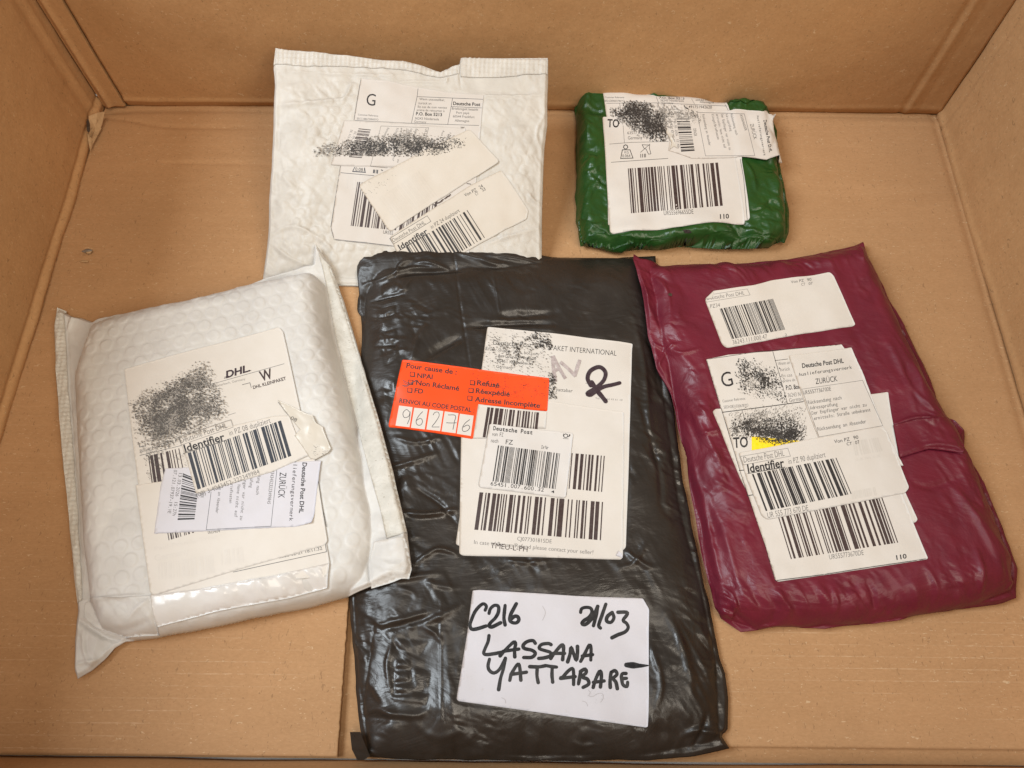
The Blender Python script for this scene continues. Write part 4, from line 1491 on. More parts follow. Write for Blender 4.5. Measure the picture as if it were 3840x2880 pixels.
bk = Parcel('bag', M['black'], dict(
    top=[('P', [(1358, 955), (1480, 941), (1600, 939), (1800, 945), (2000, 948), (2200, 951), (2461, 950)])],
    right=[('P', [(2461, 950), (2490, 1300), (2560, 1800), (2640, 2200), (2677, 2359), (2696, 2460), (2718, 2530), (2728, 2625), (2728, 2739), (2702, 2757), (2734, 2806)])],
    left=[('P', [(1358, 955), (1347, 1000), (1344, 1045), (1349, 1110), (1343, 1125), (1342, 1170), (1354, 1190), (1356, 1262), (1352, 1600), (1328, 2000), (1309, 2253), (1320, 2348), (1328, 2458), (1335, 2590), (1353, 2742), (1375, 2838)])],
    bottom=[('P', [(1375, 2838), (1500, 2848), (1800, 2851), (2200, 2852), (2440, 2850), (2600, 2838), (2734, 2806)])]),
    dict(left=0.002, right=0.002, top=0.010, bottom=0.002),
    [dict(poly=[('P', [(1365, 962), (1700, 952), (2200, 958), (2455, 962), (2480, 1400), (2550, 1900), (2640, 2250), (2690, 2480), (2700, 2780), (2400, 2835), (1600, 2835), (1385, 2825), (1335, 2500), (1325, 2200), (1360, 1600)])],
          z=0.006, T=0.015, r=0.030, soft=6, taper=1)],
    0.0012, ('poly_mailer', 'large black plastic bag with orange sticker and handwritten white label, in the middle', 'mailer', 'parcels in the box'),
    under=(bm,), s_under=22, wob=0.0008, rim=0.0028, detail=bk_detail, step=0.0007,
    creases=[('BK1', [(1155, 110), (1190, 340), (1225, 620), (1265, 880), (1335, 1340)], 0.0007, -0.0007), ('BK1', [(1565, 290), (1600, 500), (1645, 780)], 0.0006, 0.0006),
             ('BK1', [(1280, 905), (1500, 880), (1900, 860), (2200, 870)], 0.0022, -0.0026), ('BK1', [(1600, 790), (1800, 780), (2200, 760)], 0.0030, -0.0022),
             ('BK1', [(230, 470), (420, 410), (700, 300), (1100, 300)], 0.0014, 0.0018), ('BK1', [(560, 380), (740, 340), (1270, 310)], 0.0022, -0.0022),
             ('BK1', [(560, 340), (640, 240), (730, 205)], 0.0014, 0.0022), ('BK1', [(740, 250), (900, 240), (1100, 300)], 0.0016, 0.0018),
             ('BK1', [(320, 640), (480, 590), (640, 560)], 0.0014, -0.0016), ('BK1', [(330, 800), (450, 790), (560, 750)], 0.0014, -0.0014),
             ('BK1', [(560, 460), (640, 520), (720, 420)], 0.0014, 0.0012), ('BK1', [(720, 1300), (780, 1060), (900, 860)], 0.0022, 0.0014),
             ('BK1', [(860, 1240), (1020, 1120), (1260, 1000)], 0.0030, -0.0024), ('BK1', [(1180, 120), (1500, 230), (1720, 260)], 0.0016, 0.0016),
             ('BK1', [(1500, 150), (1800, 200), (2074, 250)], 0.0012, 0.0016), ('BK1', [(1400, 170), (1560, 250), (1640, 270)], 0.0008, 0.0009),
             ('BK5', [(310, 440), (500, 400), (740, 330)], 0.0016, 0.0016), ('BK5', [(340, 480), (560, 430), (760, 370)], 0.0016, -0.0011),
             ('BK5', [(670, 440), (760, 400), (880, 350), (1020, 260)], 0.0018, 0.0014), ('BK5', [(690, 450), (780, 500), (850, 580)], 0.0014, 0.0012),
             ('BK5', [(400, 520), (430, 600), (390, 760), (400, 900), (430, 1050)], 0.0014, 0.0011), ('BK5', [(180, 1190), (300, 1150), (420, 1200), (640, 1210), (740, 1160)], 0.0018, 0.0016),
             ('BK5', [(190, 920), (260, 960), (380, 1140)], 0.0022, 0.0012), ('BK5', [(210, 1230), (400, 1240), (600, 1230)], 0.0020, -0.0011),
             ('BK5', [(850, 180), (848, 600), (850, 1250)], 0.0006, 0.0004), ('BK5', [(280, 440), (215, 900), (175, 1200), (170, 1330)], 0.0008, -0.0006),
             ('BK5', [(600, 1250), (800, 1400), (1040, 1350)], 0.0022, 0.0009), ('BK5', [(700, 60), (860, 110), (1000, 120)], 0.0016, 0.0010),
             ('BK5', [(480, 120), (600, 160), (640, 210)], 0.0014, 0.0010), ('BK5', [(560, 440), (610, 460), (630, 420)], 0.0012, 0.0009),
             ('P', [(1430, 1760), (1520, 1740), (1640, 1700)], 0.0016, 0.0018), ('P', [(1480, 1640), (1560, 1660), (1660, 1640)], 0.0014, 0.0014),
             ('P', [(1490, 1920), (1600, 1930), (1720, 1910)], 0.0016, 0.0022), ('P', [(1560, 1830), (1650, 1890), (1710, 1960)], 0.0014, -0.0014),
             ('P', [(1560, 2110), (1640, 2060), (1720, 2080)], 0.0014, 0.0018), ('P', [(2340, 2060), (2400, 2110), (2450, 2130)], 0.0016, 0.0018),
             ('P', [(2320, 2130), (2380, 2110), (2420, 2040)], 0.0014, 0.0014), ('P', [(1900, 2100), (1980, 2110), (2060, 2100)], 0.0012, 0.0012),
             ('P', [(2380, 1200), (2420, 1400), (2440, 1700)], 0.0020, 0.0014), ('P', [(2400, 1500), (2470, 1760), (2480, 1900)], 0.0018, -0.0014),
             ('P', [(2500, 2300), (2560, 2420), (2600, 2600)], 0.0022, 0.0014), ('P', [(2440, 2420), (2480, 2560), (2460, 2660)], 0.0016, 0.0012),
             ('P', [(2560, 2760), (2620, 2740), (2720, 2760)], 0.0016, 0.0024), ('P', [(2600, 2800), (2640, 2730), (2650, 2680)], 0.0014, -0.0018),
             ('P', [(1420, 2150), (1500, 2170), (1640, 2150)], 0.0016, 0.0018)])
q_A = rounded('P', [(1828, 1226), (2373, 1289), (2370, 1310), (2347, 2052), (2338, 2063), (1720, 2047), (1709, 2040), (1755, 1720), (1790, 1500)], 7)
q_B = rounded('P', [(1729, 1640), (1760, 1500), (1900, 1482), (2340, 1545), (2336, 2088), (2328, 2099), (1735, 2084), (1722, 2076)], 7)
q_O = rounded('BK2', [(130, 331), (1350, 485), (1332, 760), (762, 700), (716, 990), (22, 892), (16, 874)], 6)
q_W = rounded('BK2', [(760, 700), (1330, 762), (1318, 905), (900, 880), (826, 985), (716, 986)], 3)
q_D = rounded('BK3', [(515, 84), (1368, 180), (1380, 200), (1305, 840), (1280, 857), (420, 748), (398, 722)], 8)
q_H = rounded('BK4', [(255, 40), (330, 33), (1300, 95), (2020, 122), (2085, 235), (2072, 1450), (2050, 1460), (1000, 1312), (105, 1186), (88, 1160), (200, 480)], 5)
bk.settle([q_A, q_B, q_O, q_W, q_D, q_H], 6, 0.10)
bk.build()

L = bk.sheet('label', q_A, lay(0), M['paper'])
L['label'] = 'back sheet of the international parcel label'
p = Print()
p.text('BK2', 'Deutsche Post', 884, 205, 1200, 228, 40, 2)
p.text('BK2', 'PAKET INTERNATIONAL', 1358, 250, 1905, 298, 42, 2)
p.text('BK3', '0.33', 1660, 290, 1766, 296, 40, 0)
p.build(bk, 'lettering', M['ink'], lay(0.35), L)
p = Print()
for t, x0, y0, x1, y1, h in [('From: Shipper only, bol.com', 822, 252, 1260, 296, 26), ('Am Grünen Weg 600', 920, 308, 1238, 335, 26), ('65451 Kelsterbach', 914, 352, 1196, 374, 26),
                             ('Germany', 908, 398, 1046, 410, 26)]:
    p.text('BK2', t, x0, y0, x1, y1, h)
p.text('BK2', 'yattabar', 1402, 590, 1542, 602, 28)
p.text('BK3', 'Identcode', 290, 738, 425, 756, 28)
p.text('BK3', 'Leitcode', 358, 272, 500, 286, 28)
p.build(bk, 'lettering', M['mid'], lay(0.35), L)
p = Print()
p.text('BK2', 'Unzustellbarkeit: En cas de non-livraison', 1336, 838, 1900, 882, 22)
p.text('BK2', 'Absender: Renvoyer a l\'expéditeur', 1340, 882, 1826, 920, 22)
p.text('BK2', 'Weight', 1770, 978, 1856, 984, 20)
p.text('BK2', 'Tel 04 36d 43 61 10', 1730, 656, 1955, 672, 14)
p.build(bk, 'lettering', M['faint'], lay(0.35), L)
p = Print()
p.line('BK2', [(1620, 822), (1678, 828), (1684, 786)], 3)
p.line('BK2', [(1648, 525), (1700, 530)], 2)
p.line('BK2', [(1342, 600), (1325, 780), (1314, 906)], 1.6)
p.poly('BK3', [(1425, 228), (1470, 230), (1512, 270), (1500, 284), (1430, 264)])
p.line('BK3', [(1450, 206), (1512, 280)], 8)
p.line('BK3', [(1462, 204), (1518, 268)], 5)
p.bars('BK3', [(1535, 246), (1580, 248), (1578, 294), (1532, 292)], 6, 7, 2)
p.line('BK3', [(1566, 208), (1626, 214), (1622, 240), (1604, 244), (1612, 286), (1594, 268), (1566, 208)], 4)
p.line('BK3', [(1634, 262), (1628, 296)], 6)
for q in [(315, 240, 26), (312, 276, 6), (310, 300, 12), (306, 330, 16), (304, 370, 8), (304, 386, 4), (302, 402, 3), (300, 430, 8)]:
    p.quad('BK3', [(q[0] - 14, q[1]), (q[0] + 12, q[1] + 2), (q[0] + 11, q[1] + 2 + q[2]), (q[0] - 15, q[1] + q[2])], 1, 1)
p.build(bk, 'printed_icons', M['brown'], lay(0.33), L)

L2 = bk.sheet('front_label', q_B, lay(1), M['paper'])
L2['label'] = 'front sheet with two wide barcodes on the black bag'
p = Print()
p.bars('BK3', [(410, 792), (1690, 893), (1668, 1290), (356, 1180)], 53, 102, 4, 14)
p.build(bk, 'barcode', M['brown'], lay(1.35), L2)
p = Print()
p.bars('BK3', [(700, 330), (1718, 416), (1690, 790), (660, 690)], 57, 98, 4, 12)
p.build(bk, 'barcode', M['brown'], lay(1.35), L2)
p = Print()
p.text('BK3', 'CJ077301815DE', 800, 1292, 1156, 1322, 40, 2)
p.text('BK3', 'In case of Return/Refund please contact your seller!', 352, 1328, 1586, 1436, 42, 2)
p.text('BK3', '0', 1295, 822, 1314, 824, 32)
p.build(bk, 'lettering', M['mid'], lay(1.35), L2)
p = Print()
p.text('BK3', 'TMEU-L-PH', 522, 1368, 905, 1410, 54, 0)
p.build(bk, 'lettering', M['brown'], lay(1.45), L2)
bk.sheet('folded_corner', fp('BK3', [(1840, 1405), (1852, 1398), (1890, 1440), (1893, 1474), (1820, 1450)]), lay(1.8), M['white'], cell=0.001)

L = bk.sheet('orange_sticker', q_O, lay(2), M['orange'])
L['label'] = 'bright orange return reason sticker'
p = Print()
for t, x0, y0, x1, y1, h in [('Pour cause de :', 162, 398, 580, 455, 40), ('NPAI', 252, 480, 380, 494, 38), ('Non Réclamé', 242, 540, 600, 590, 40), ('FD', 230, 606, 302, 614, 38),
                             ('Refusé', 748, 542, 934, 564, 40), ('Réexpédié', 738, 608, 1020, 638, 40), ('Adresse Incomplète', 730, 678, 1270, 732, 40), ('RENVOI AU CODE POSTAL :', 104, 688, 726, 770, 36)]:
    p.text('BK2', t, x0, y0, x1, y1, h, 1)
p.build(bk, 'lettering', M['brown'], lay(2.4), L)
p = Print()
for x, y in [(214, 454), (200, 520), (192, 586), (712, 524), (700, 588), (690, 652)]:
    p.line('BK2', [(x - 17, y - 20), (x + 17, y - 16), (x + 15, y + 16), (x - 19, y + 12), (x - 17, y - 20)], 5)
    p.line('BK2', [(x + 20, y - 14), (x + 18, y + 19), (x - 17, y + 15)], 7)
p.build(bk, 'tick_boxes', M['brown'], lay(2.38), L)
p = Print()
for q in [[(104, 712), (216, 726), (190, 892), (74, 878)], [(230, 730), (342, 742), (316, 910), (202, 896)], [(356, 744), (470, 758), (444, 924), (330, 910)],
          [(482, 760), (596, 776), (572, 942), (456, 926)], [(608, 780), (722, 796), (698, 964), (582, 946)]]:
    p.quad('BK2', q, 6, 8)
p.build(bk, 'code_boxes', M['paper'], lay(2.36), L)
p = Print()
for q in [[(190, 765), (165, 745), (136, 775), (148, 812), (185, 800), (195, 760), (190, 820), (172, 865)], [(300, 762), (265, 800), (245, 842), (255, 872), (285, 872), (298, 840), (280, 818), (248, 836)],
          [(385, 792), (400, 770), (428, 768), (435, 800), (405, 850), (376, 888), (396, 890), (438, 890)], [(510, 790), (570, 795), (562, 850), (550, 912)], [(495, 855), (538, 857), (580, 855)],
          [(690, 828), (650, 860), (628, 900), (636, 926), (670, 920), (690, 892), (670, 874), (634, 892)], [(135, 503), (190, 525), (245, 508)], [(130, 545), (160, 556), (200, 535), (245, 500)], [(140, 520), (180, 540), (130, 548)]]:
    p.line('BK2', q, 5.0, smooth=True, step=4)
p.build(bk, 'handwriting', M['pen'], lay(2.6), L)
L = bk.sheet('barcode_label', q_W, lay(2.5), M['paper'])
p = Print()
p.bars('BK2', [(836, 726), (1264, 770), (1240, 1010), (796, 975)], 61, 58, 4, 10)
p.build(bk, 'barcode', M['brown'], lay(2.9), L)
L = bk.sheet('post_label', q_D, lay(3.6), M['paper2'])
L['label'] = 'small white routing label on top of the stack'
p = Print()
p.text('BK3', 'Deutsche Post', 548, 150, 960, 196, 42, 1, True)
p.text('BK3', 'von FZ', 538, 210, 656, 220, 42, 2, True)
p.text('BK3', 'nach', 526, 276, 604, 284, 40, 2, True)
p.text('BK3', 'DrNr', 1048, 344, 1126, 352, 38, 2, True)
p.text('BK3', 'FZ', 680, 296, 754, 302, 48, 0)
p.text('BK3', '65451.007.600.32', 520, 722, 1076, 790, 40, 0, True)
p.text('BK3', '4', 1150, 800, 1184, 804, 26, 1)
p.line('BK3', [(1300, 190), (1282, 200), (1284, 222), (1304, 230), (1324, 218), (1322, 198), (1300, 190)], 8, smooth=True)
p.line('BK3', [(1280, 186), (1276, 206), (1286, 226)], 5, smooth=True)
p.line('BK3', [(1318, 224), (1338, 214), (1346, 196)], 9, smooth=True, taper=[4, 16])
p.line('BK3', [(1276, 238), (1330, 242)], 4)
p.build(bk, 'lettering', M['ink'], lay(3.95), L)
p = Print()
p.bars('BK3', [(602, 308), (1244, 392), (1196, 762), (545, 680)], 67, 116, 3, 10)
p.build(bk, 'barcode', M['ink'], lay(3.95), L)
# ink roller speckle over the label and the sticker
p = Print()
p.flecks('BK2', [(820, 60), (1345, 125), (1375, 300), (1350, 480), (1300, 470), (790, 410)], 1500, 3.6, 20, 21, 22, -0.12)
p.flecks('BK2', [(1140, 100), (1345, 122), (1372, 250), (1300, 220), (1180, 150)], 420, 6.0, 35, 22, 20, 0.05)
p.flecks('BK2', [(1340, 440), (1400, 480), (1408, 660), (1340, 660)], 380, 5.0, 60, 23, 16, 0.15)
p.flecks('BK2', [(1065, 190), (1110, 200), (1100, 290), (1060, 380), (1030, 330), (1080, 300)], 130, 6.0, 70, 24, 14, 0.3)
p.flecks('BK2', [(1230, 190), (1310, 195), (1300, 240), (1240, 240)], 70, 6.0, 70, 25, 14, 0.3)
p.build(bk, 'ink_smear', M['smear'], lay(3.2))
p = Print()
p.flecks('BK2', [(690, 410), (1350, 488), (1335, 755), (1000, 700), (700, 640)], 650, 3.0, 20, 27, 30, -0.12)
p.build(bk, 'ink_smear', M['brown'], lay(3.2))
p = Print()
for q in [[(1400, 515), (1385, 420), (1375, 300)], [(1378, 300), (1430, 400), (1482, 488)], [(1385, 425), (1440, 400)], [(1440, 350), (1500, 400), (1566, 468)], [(1560, 468), (1580, 400), (1602, 332)]]:
    p.line('BK2', q, 27, smooth=True)
p.build(bk, 'handwriting', M['rubbed'], lay(1.6))
p = Print()
p.line('BK2', [(1692, 545), (1666, 485), (1692, 422), (1765, 392), (1814, 436), (1800, 502), (1740, 560), (1680, 596), (1662, 616), (1692, 624), (1740, 590), (1800, 556), (1870, 540), (1932, 524)], 33, smooth=True, step=4, caps=True)
p.line('BK2', [(1700, 520), (1745, 588), (1788, 640), (1816, 676)], 36, smooth=True, step=4, caps=True)
p.build(bk, 'handwriting', M['violet'], lay(1.7))

L = bk.sheet('handwritten_label', q_H, lay(0), M['white'])
L['label'] = 'white label with thick black marker writing'
p = Print()
HW = [[(385, 245), (398, 205), (370, 178), (330, 200), (280, 260), (245, 340), (228, 400), (245, 440), (300, 438), (395, 408)],
      [(425, 278), (440, 230), (480, 195), (522, 205), (522, 265), (490, 325), (445, 370), (425, 405), (455, 418), (545, 375)],
      [(592, 195), (585, 260), (580, 330), (592, 398)], [(708, 178), (680, 230), (650, 290), (640, 345), (665, 372), (710, 375), (735, 345), (722, 312), (690, 308), (655, 335)],
      [(1375, 268), (1385, 230), (1430, 215), (1480, 225), (1492, 270), (1460, 320), (1410, 352), (1388, 385), (1430, 390), (1500, 320), (1552, 205)],
      [(1552, 205), (1535, 300), (1508, 405)], [(1636, 182), (1595, 300), (1562, 400), (1580, 430)], [(1702, 268), (1652, 310), (1645, 358), (1690, 370), (1720, 322), (1702, 268)],
      [(1762, 266), (1850, 266), (1855, 292), (1815, 350), (1850, 380), (1868, 425), (1835, 470), (1760, 500), (1700, 530)],
      [(425, 508), (415, 570), (385, 640), (370, 690), (400, 705), (480, 695), (560, 680)], [(540, 718), (600, 650), (682, 575), (700, 600), (690, 650), (692, 728)], [(590, 668), (715, 650)],
      [(905, 588), (880, 560), (820, 570), (778, 610), (795, 642), (870, 660), (905, 692), (870, 732), (785, 735)], [(1068, 602), (1040, 590), (970, 600), (945, 640), (1000, 662), (1060, 682), (1060, 718), (1000, 738), (940, 745)],
      [(1065, 745), (1110, 680), (1180, 605), (1198, 640), (1188, 758)], [(1110, 692), (1190, 692)], [(1240, 780), (1265, 700), (1275, 628), (1300, 690), (1330, 765), (1342, 690), (1342, 620)],
      [(1375, 775), (1420, 690), (1465, 605), (1482, 640), (1480, 762)], [(1410, 718), (1480, 708)],
      [(430, 752), (415, 820), (430, 870), (480, 895), (540, 850), (595, 745)], [(595, 742), (575, 850), (545, 950), (525, 1068)],
      [(640, 972), (660, 900), (725, 802), (745, 850), (755, 970)], [(670, 908), (795, 890)], [(848, 830), (940, 832), (1010, 820)], [(925, 838), (922, 920), (935, 995)],
      [(1010, 818), (1080, 830), (1125, 834)], [(1080, 840), (1078, 920), (1085, 990)], [(1170, 945), (1190, 938), (1240, 880), (1290, 848), (1302, 900), (1302, 1015)], [(1185, 950), (1300, 935)],
      [(1375, 888), (1362, 960), (1352, 1010)], [(1372, 880), (1420, 855), (1432, 892), (1390, 935), (1445, 960), (1458, 1010), (1400, 1045)],
      [(1505, 1045), (1530, 960), (1575, 875), (1590, 930), (1580, 1040)], [(1525, 990), (1600, 980)], [(1690, 890), (1680, 970), (1682, 1045)], [(1690, 890), (1730, 870), (1752, 910), (1712, 952), (1740, 990), (1755, 1058)],
      [(1845, 900), (1805, 905), (1800, 950), (1850, 950)], [(1800, 950), (1812, 1015), (1855, 1035), (1862, 990)]]
for k, q in enumerate(HW):
    if k in (4, 9, 19):
        p.build(bk, 'handwriting', M['marker'], lay(0.5), L)
        p = Print()
    p.line('BK4', q, 37, smooth=len(q) > 2, step=4, caps=True)
p.line('BK4', [(1850, 812), (1920, 816), (1990, 820), (2074, 818)], 50, smooth=True, step=4, taper=[56, 66, 44, 16], caps=True)
p.build(bk, 'handwriting', M['marker'], lay(0.5), L)
p = Print()
for q in [[(1455, 1075), (1475, 1095), (1460, 1130), (1500, 1140), (1550, 1110), (1600, 1110), (1608, 1160), (1580, 1200)], [(1390, 1185), (1430, 1200), (1450, 1240)], [(980, 200), (1010, 270), (980, 350)], [(555, 1150), (590, 1170), (600, 1210)]]:
    p.line('BK4', q, 5, smooth=True, step=4)
p.flecks('BK4', [(1440, 1060), (1640, 1100), (1640, 1220), (1520, 1260), (1440, 1180)], 130, 2.2, 30, 28, 30, -0.05)
p.flecks('BK4', [(140, 860), (300, 880), (280, 960), (160, 940)], 30, 2.0, 30, 29, 30, -0.2)
p.build(bk, 'scuffs', ink("scuff_grey", (0.36, 0.33, 0.33)), lay(0.45), L)

# loose tail of film at the front left corner
bk_tail = Parcel.__new__(Parcel)
tp = fp('BK5', [(85, 1353), (178, 1353), (215, 1460), (245, 1555), (190, 1590), (128, 1597), (90, 1500)])
tw = at_z(tp, 0.006)
tz = np.array([0.010, 0.012, 0.010, 0.007, 0.004, 0.003, 0.006])
r_ = np.random.RandomState(2)
den, dz = [], []
for i in range(len(tw)):
    a, b = tw[i], tw[(i + 1) % len(tw)]
    for k in range(6):
        den.append(a + (b - a) * k / 6)
        dz.append(tz[i] + (tz[(i + 1) % len(tw)] - tz[i]) * k / 6)
den, dz = np.array(den), np.array(dz)
lo, hi = den.min(0), den.max(0)
gx, gy = np.meshgrid(np.arange(lo[0], hi[0], 0.0012), np.arange(lo[1], hi[1], 0.0012))
dd = poly_sd(gx, gy, den)
ip = np.column_stack([gx[dd > 0.0007], gy[dd > 0.0007]])
res = delaunay_2d_cdt([Vector(q) for q in np.vstack([den, ip])], [], [list(range(len(den)))], 1, 1e-8)
vv = np.array([tuple(q) for q in res[0]])
wgt = 1.0 / (((vv[:, None, :] - den[None]) ** 2).sum(-1) + 1e-8)
zz = (wgt * dz).sum(1) / wgt.sum(1) + 0.0009 * crumple(vv[:, 0], vv[:, 1], 0.009, 77, 1.5, 0.6)
ff = []
for q in res[2]:
    a, b, c = [vv[i] for i in q]
    ff.append(list(q) if (b[0] - a[0]) * (c[1] - a[1]) - (b[1] - a[1]) * (c[0] - a[0]) > 0 else list(q)[::-1])
nv_ = len(vv)
VV = np.vstack([np.column_stack([vv, zz]), np.column_stack([vv, zz - 0.0004])])
link_mesh('film_tail', VV, ff + [[i + nv_ for i in q[::-1]] for q in ff], M['black'], bk.root, True, bk.origin)

# ================================================================== white bubble mailer at the left
LROT = math.radians(14)


def lm_detail(X, Y, D, dc, s):
    b, i = bubbles(X + 0.0004 * perlin(X * 50, Y * 50, 2), Y + 0.0004 * perlin(X * 50, Y * 50, 3), 0.0102, LROT, 0, 1)
    inn = sstep(0.0015, 0.007, dc)
    r = 0.0044
    dome = (0.00032 + 0.00016 * i) * sstep(r, r - 0.0010, b) - 0.00012 * sstep(r * 0.75, 0, b) * (i > 0.35)
    groove = 0
    wr = 0.00022 * crumple(X + i * 3, Y + i * 5, 0.0045, 37, 2.0, 0.8, 2) * sstep(r, r - 0.001, b)
    h = (dome + groove + wr) * inn * (0.65 + 0.35 * sstep(-0.3, 0.3, perlin(X * 25, Y * 25, 12)))
    h = h + 0.0014 * fbm(X * 11, Y * 11, 39, 2)
    lowr = sstep(0.075, 0.04, Y + 0.25 * (X + 0.2))
    h = h + (0.0022 * crumple(X, Y, 0.018, 35, 1.7, 0.4) + 0.0012 * crumple(X, Y, 0.008, 36, 2.0, 0.7)) * (0.10 + 0.55 * sstep(0.016, 0.0, dc) + 0.6 * lowr)
    return h


lm = Parcel('envelope', M['milk'], dict(
    top=[('LM', [(32, 228), (67, 244), (102, 249), (148, 266), (167, 255), (330, 218), (520, 181), (800, 110), (960, 75), (994, 72), (1011, 18)])],
    right=[('LM', [(1011, 18), (1040, 55), (1060, 75), (1098, 180), (1173, 430), (1238, 640), (1298, 860), (1352, 1088), (1368, 1215), (1357, 1258)])],
    left=[('LM', [(32, 228), (22, 300), (28, 480), (50, 760), (75, 1000), (95, 1230), (111, 1370), (100, 1480), (98, 1590), (112, 1625)])],
    bottom=[('LM', [(112, 1625), (170, 1592), (215, 1552), (250, 1510), (290, 1487), (420, 1473), (700, 1420), (980, 1360), (1210, 1302), (1310, 1262), (1357, 1258)])]),
    dict(left=0.004, right=0.012, top=0.012, bottom=0.003),
    [dict(poly=[('LM', [(150, 285), (330, 235), (520, 198), (800, 128), (985, 85), (1030, 130), (1055, 300), (1130, 600), (1190, 820), (1258, 1080), (1212, 1285), (980, 1345), (700, 1405), (420, 1460), (290, 1474), (180, 1435), (135, 1330), (105, 900), (85, 480)])],
          z=0.014, T=0.024, r=0.017, soft=4)],
    0.0035, ('bubble_mailer', 'milky white bubble mailer with grey ink blotch on its label, at the left front', 'mailer', 'parcels in the box'),
    under=(bm, bk), detail=lm_detail, step=0.00055, wob=0.0004, rim=0.0035,
    creases=[('LM', [(75, 240), (72, 330), (85, 600), (112, 1000), (132, 1330)], 0.0010, -0.0010), ('LM', [(100, 255), (85, 290), (72, 330)], 0.0012, 0.0014),
             ('LM', [(130, 1332), (250, 1318), (385, 1310)], 0.0009, 0.0012), ('LM', [(190, 1438), (290, 1440), (400, 1400)], 0.0014, -0.0014),
             ('LM', [(300, 1400), (340, 1360), (390, 1320)], 0.0010, 0.0012), ('LM', [(110, 1400), (200, 1460), (285, 1486)], 0.0014, -0.0030),
             ('LM', [(130, 1450), (140, 1530), (170, 1585)], 0.0012, 0.0014), ('LM', [(105, 1570), (150, 1560), (190, 1555)], 0.0010, 0.0012),
             ('LM', [(1225, 1110), (1340, 1095)], 0.0010, 0.0014), ('LM', [(1215, 1120), (1200, 1200), (1212, 1290)], 0.0010, -0.0016),
             ('LM', [(1230, 1180), (1300, 1200), (1345, 1180)], 0.0010, 0.0012)])
q_m = rounded('LM', [(288, 466), (866, 308), (882, 326), (905, 430), (1000, 870), (1056, 1190), (1046, 1240), (390, 1320), (340, 900)], 6)
q_st = rounded('LM', [(386, 1312), (560, 1290), (860, 1236), (1056, 1192), (1048, 1286), (900, 1325), (640, 1372), (412, 1432)], 5)
q_lo = rounded('LM', [(330, 900), (1000, 800), (1048, 1110), (1035, 1126), (720, 1215), (396, 1314), (384, 1300)], 5)
q_sl = rounded('LM', [(442, 838), (700, 826), (1024, 808), (1012, 900), (998, 1020), (990, 1042), (930, 1056), (650, 1070), (400, 1082), (425, 900)], 2)
q_id = rounded('LM', [(492, 722), (850, 642), (905, 640), (935, 720), (982, 788), (840, 852), (558, 935), (520, 800)], 8)
lm.settle([q_m, q_st, q_lo, q_sl, q_id], 7, 0.22)
lm.build()
lm.sheet('seal_strip', fp('LM', [(36, 234), (70, 248), (66, 330), (74, 480), (95, 760), (114, 1000), (128, 1240), (128, 1330), (112, 1345), (98, 1230), (78, 1000), (53, 760), (31, 480), (25, 300)]),
         0.0004, M['seal'], emboss=emb_dots(0.0042, 0.9, 0.00055), use='film', cell=0.0009)
lm.sheet('side_lip', fp('LM', [(1013, 28), (1038, 60), (1057, 80), (1096, 184), (1170, 430), (1235, 640), (1295, 860), (1346, 1080), (1268, 1100), (1250, 1010), (1200, 830), (1140, 600), (1075, 330), (1050, 190), (1030, 90)]),
         0.0005, M['lip'], use='film', cell=0.0012)
lm.sheet('folded_corner', fp('LM', [(1222, 1112), (1335, 1094), (1344, 1112), (1364, 1215), (1354, 1252), (1325, 1250), (1212, 1288), (1200, 1200)]), 0.0007, M['milk'],
         use='film', cell=0.0012, emboss=lambda x, y: 0.0016 * crumple(x, y, 0.012, 91, 1.8, 0.3))

L = lm.sheet('label', q_m, lay(3), M['cream'])
L['label'] = 'main parcel label under the grey ink blotch'
p = Print()
p.text('LM1', 'W', 1405, 545, 1528, 510, 100, 1)
p.text('LM1', 'DHL KLEINPAKET', 1326, 622, 1658, 528, 32, 1)
p.build(lm, 'lettering', M['brown'], lay(3.35), L)
p = Print()
p.text('LM1', 'DHL.', 1050, 512, 1290, 440, 68, 1, False, 0.3)
p.text('LM1', 'DHL.', 1054, 512, 1294, 440, 66, 1, False, 0.3)
p.line('LM1', [(1030, 514), (1075, 500)], 5)
p.line('LM1', [(1034, 502), (1075, 490)], 5)
p.line('LM1', [(1275, 442), (1302, 434)], 5)
p.build(lm, 'logo', M['violet'], lay(3.36), L)
p = Print()
p.text('LM1', 'DHL KLEINPAKET', 322, 712, 915, 556, 46, 0)
p.text('LM1', 'Billing No. 5009761', 185, 1268, 545, 1165, 34, 0)
p.build(lm, 'lettering', M['mid'], lay(3.35), L)
p = Print()
p.text('LM1', 'Kelsterbach, Germany', 920, 606, 1246, 528, 22)
p.build(lm, 'lettering', M['faint'], lay(3.35), L)
p = Print()
p.line('LM1', [(70, 790), (700, 630), (1636, 366)], 3.5)
p.line('LM1', [(1214, 578), (1290, 558), (1304, 606)], 5)
p.line('LM1', [(134, 920), (132, 876), (240, 850)], 5)
p.line('LM1', [(166, 1160), (176, 1208), (240, 1194)], 6)
p.line('LM1', [(178, 1294), (600, 1192)], 4)
p.line('LM1', [(1070, 886), (1146, 862)], 3)
p.line('LM2', [(1918, 420), (1960, 700), (2004, 900)], 5)
p.build(lm, 'printed_frame', M['blue'], lay(3.33), L)
p = Print()
p.bars('LM2', [(158, 170), (480, 90), (560, 480), (210, 560)], 71, 34, 4, 10)
p.build(lm, 'barcode', M['brown'], lay(3.35), L)
p = Print()
p.bars('LM2', [(330, 800), (600, 770), (650, 960), (372, 1044)], 72, 34, 4, 6)
p.build(lm, 'barcode', M['brown'], lay(4.35), L)

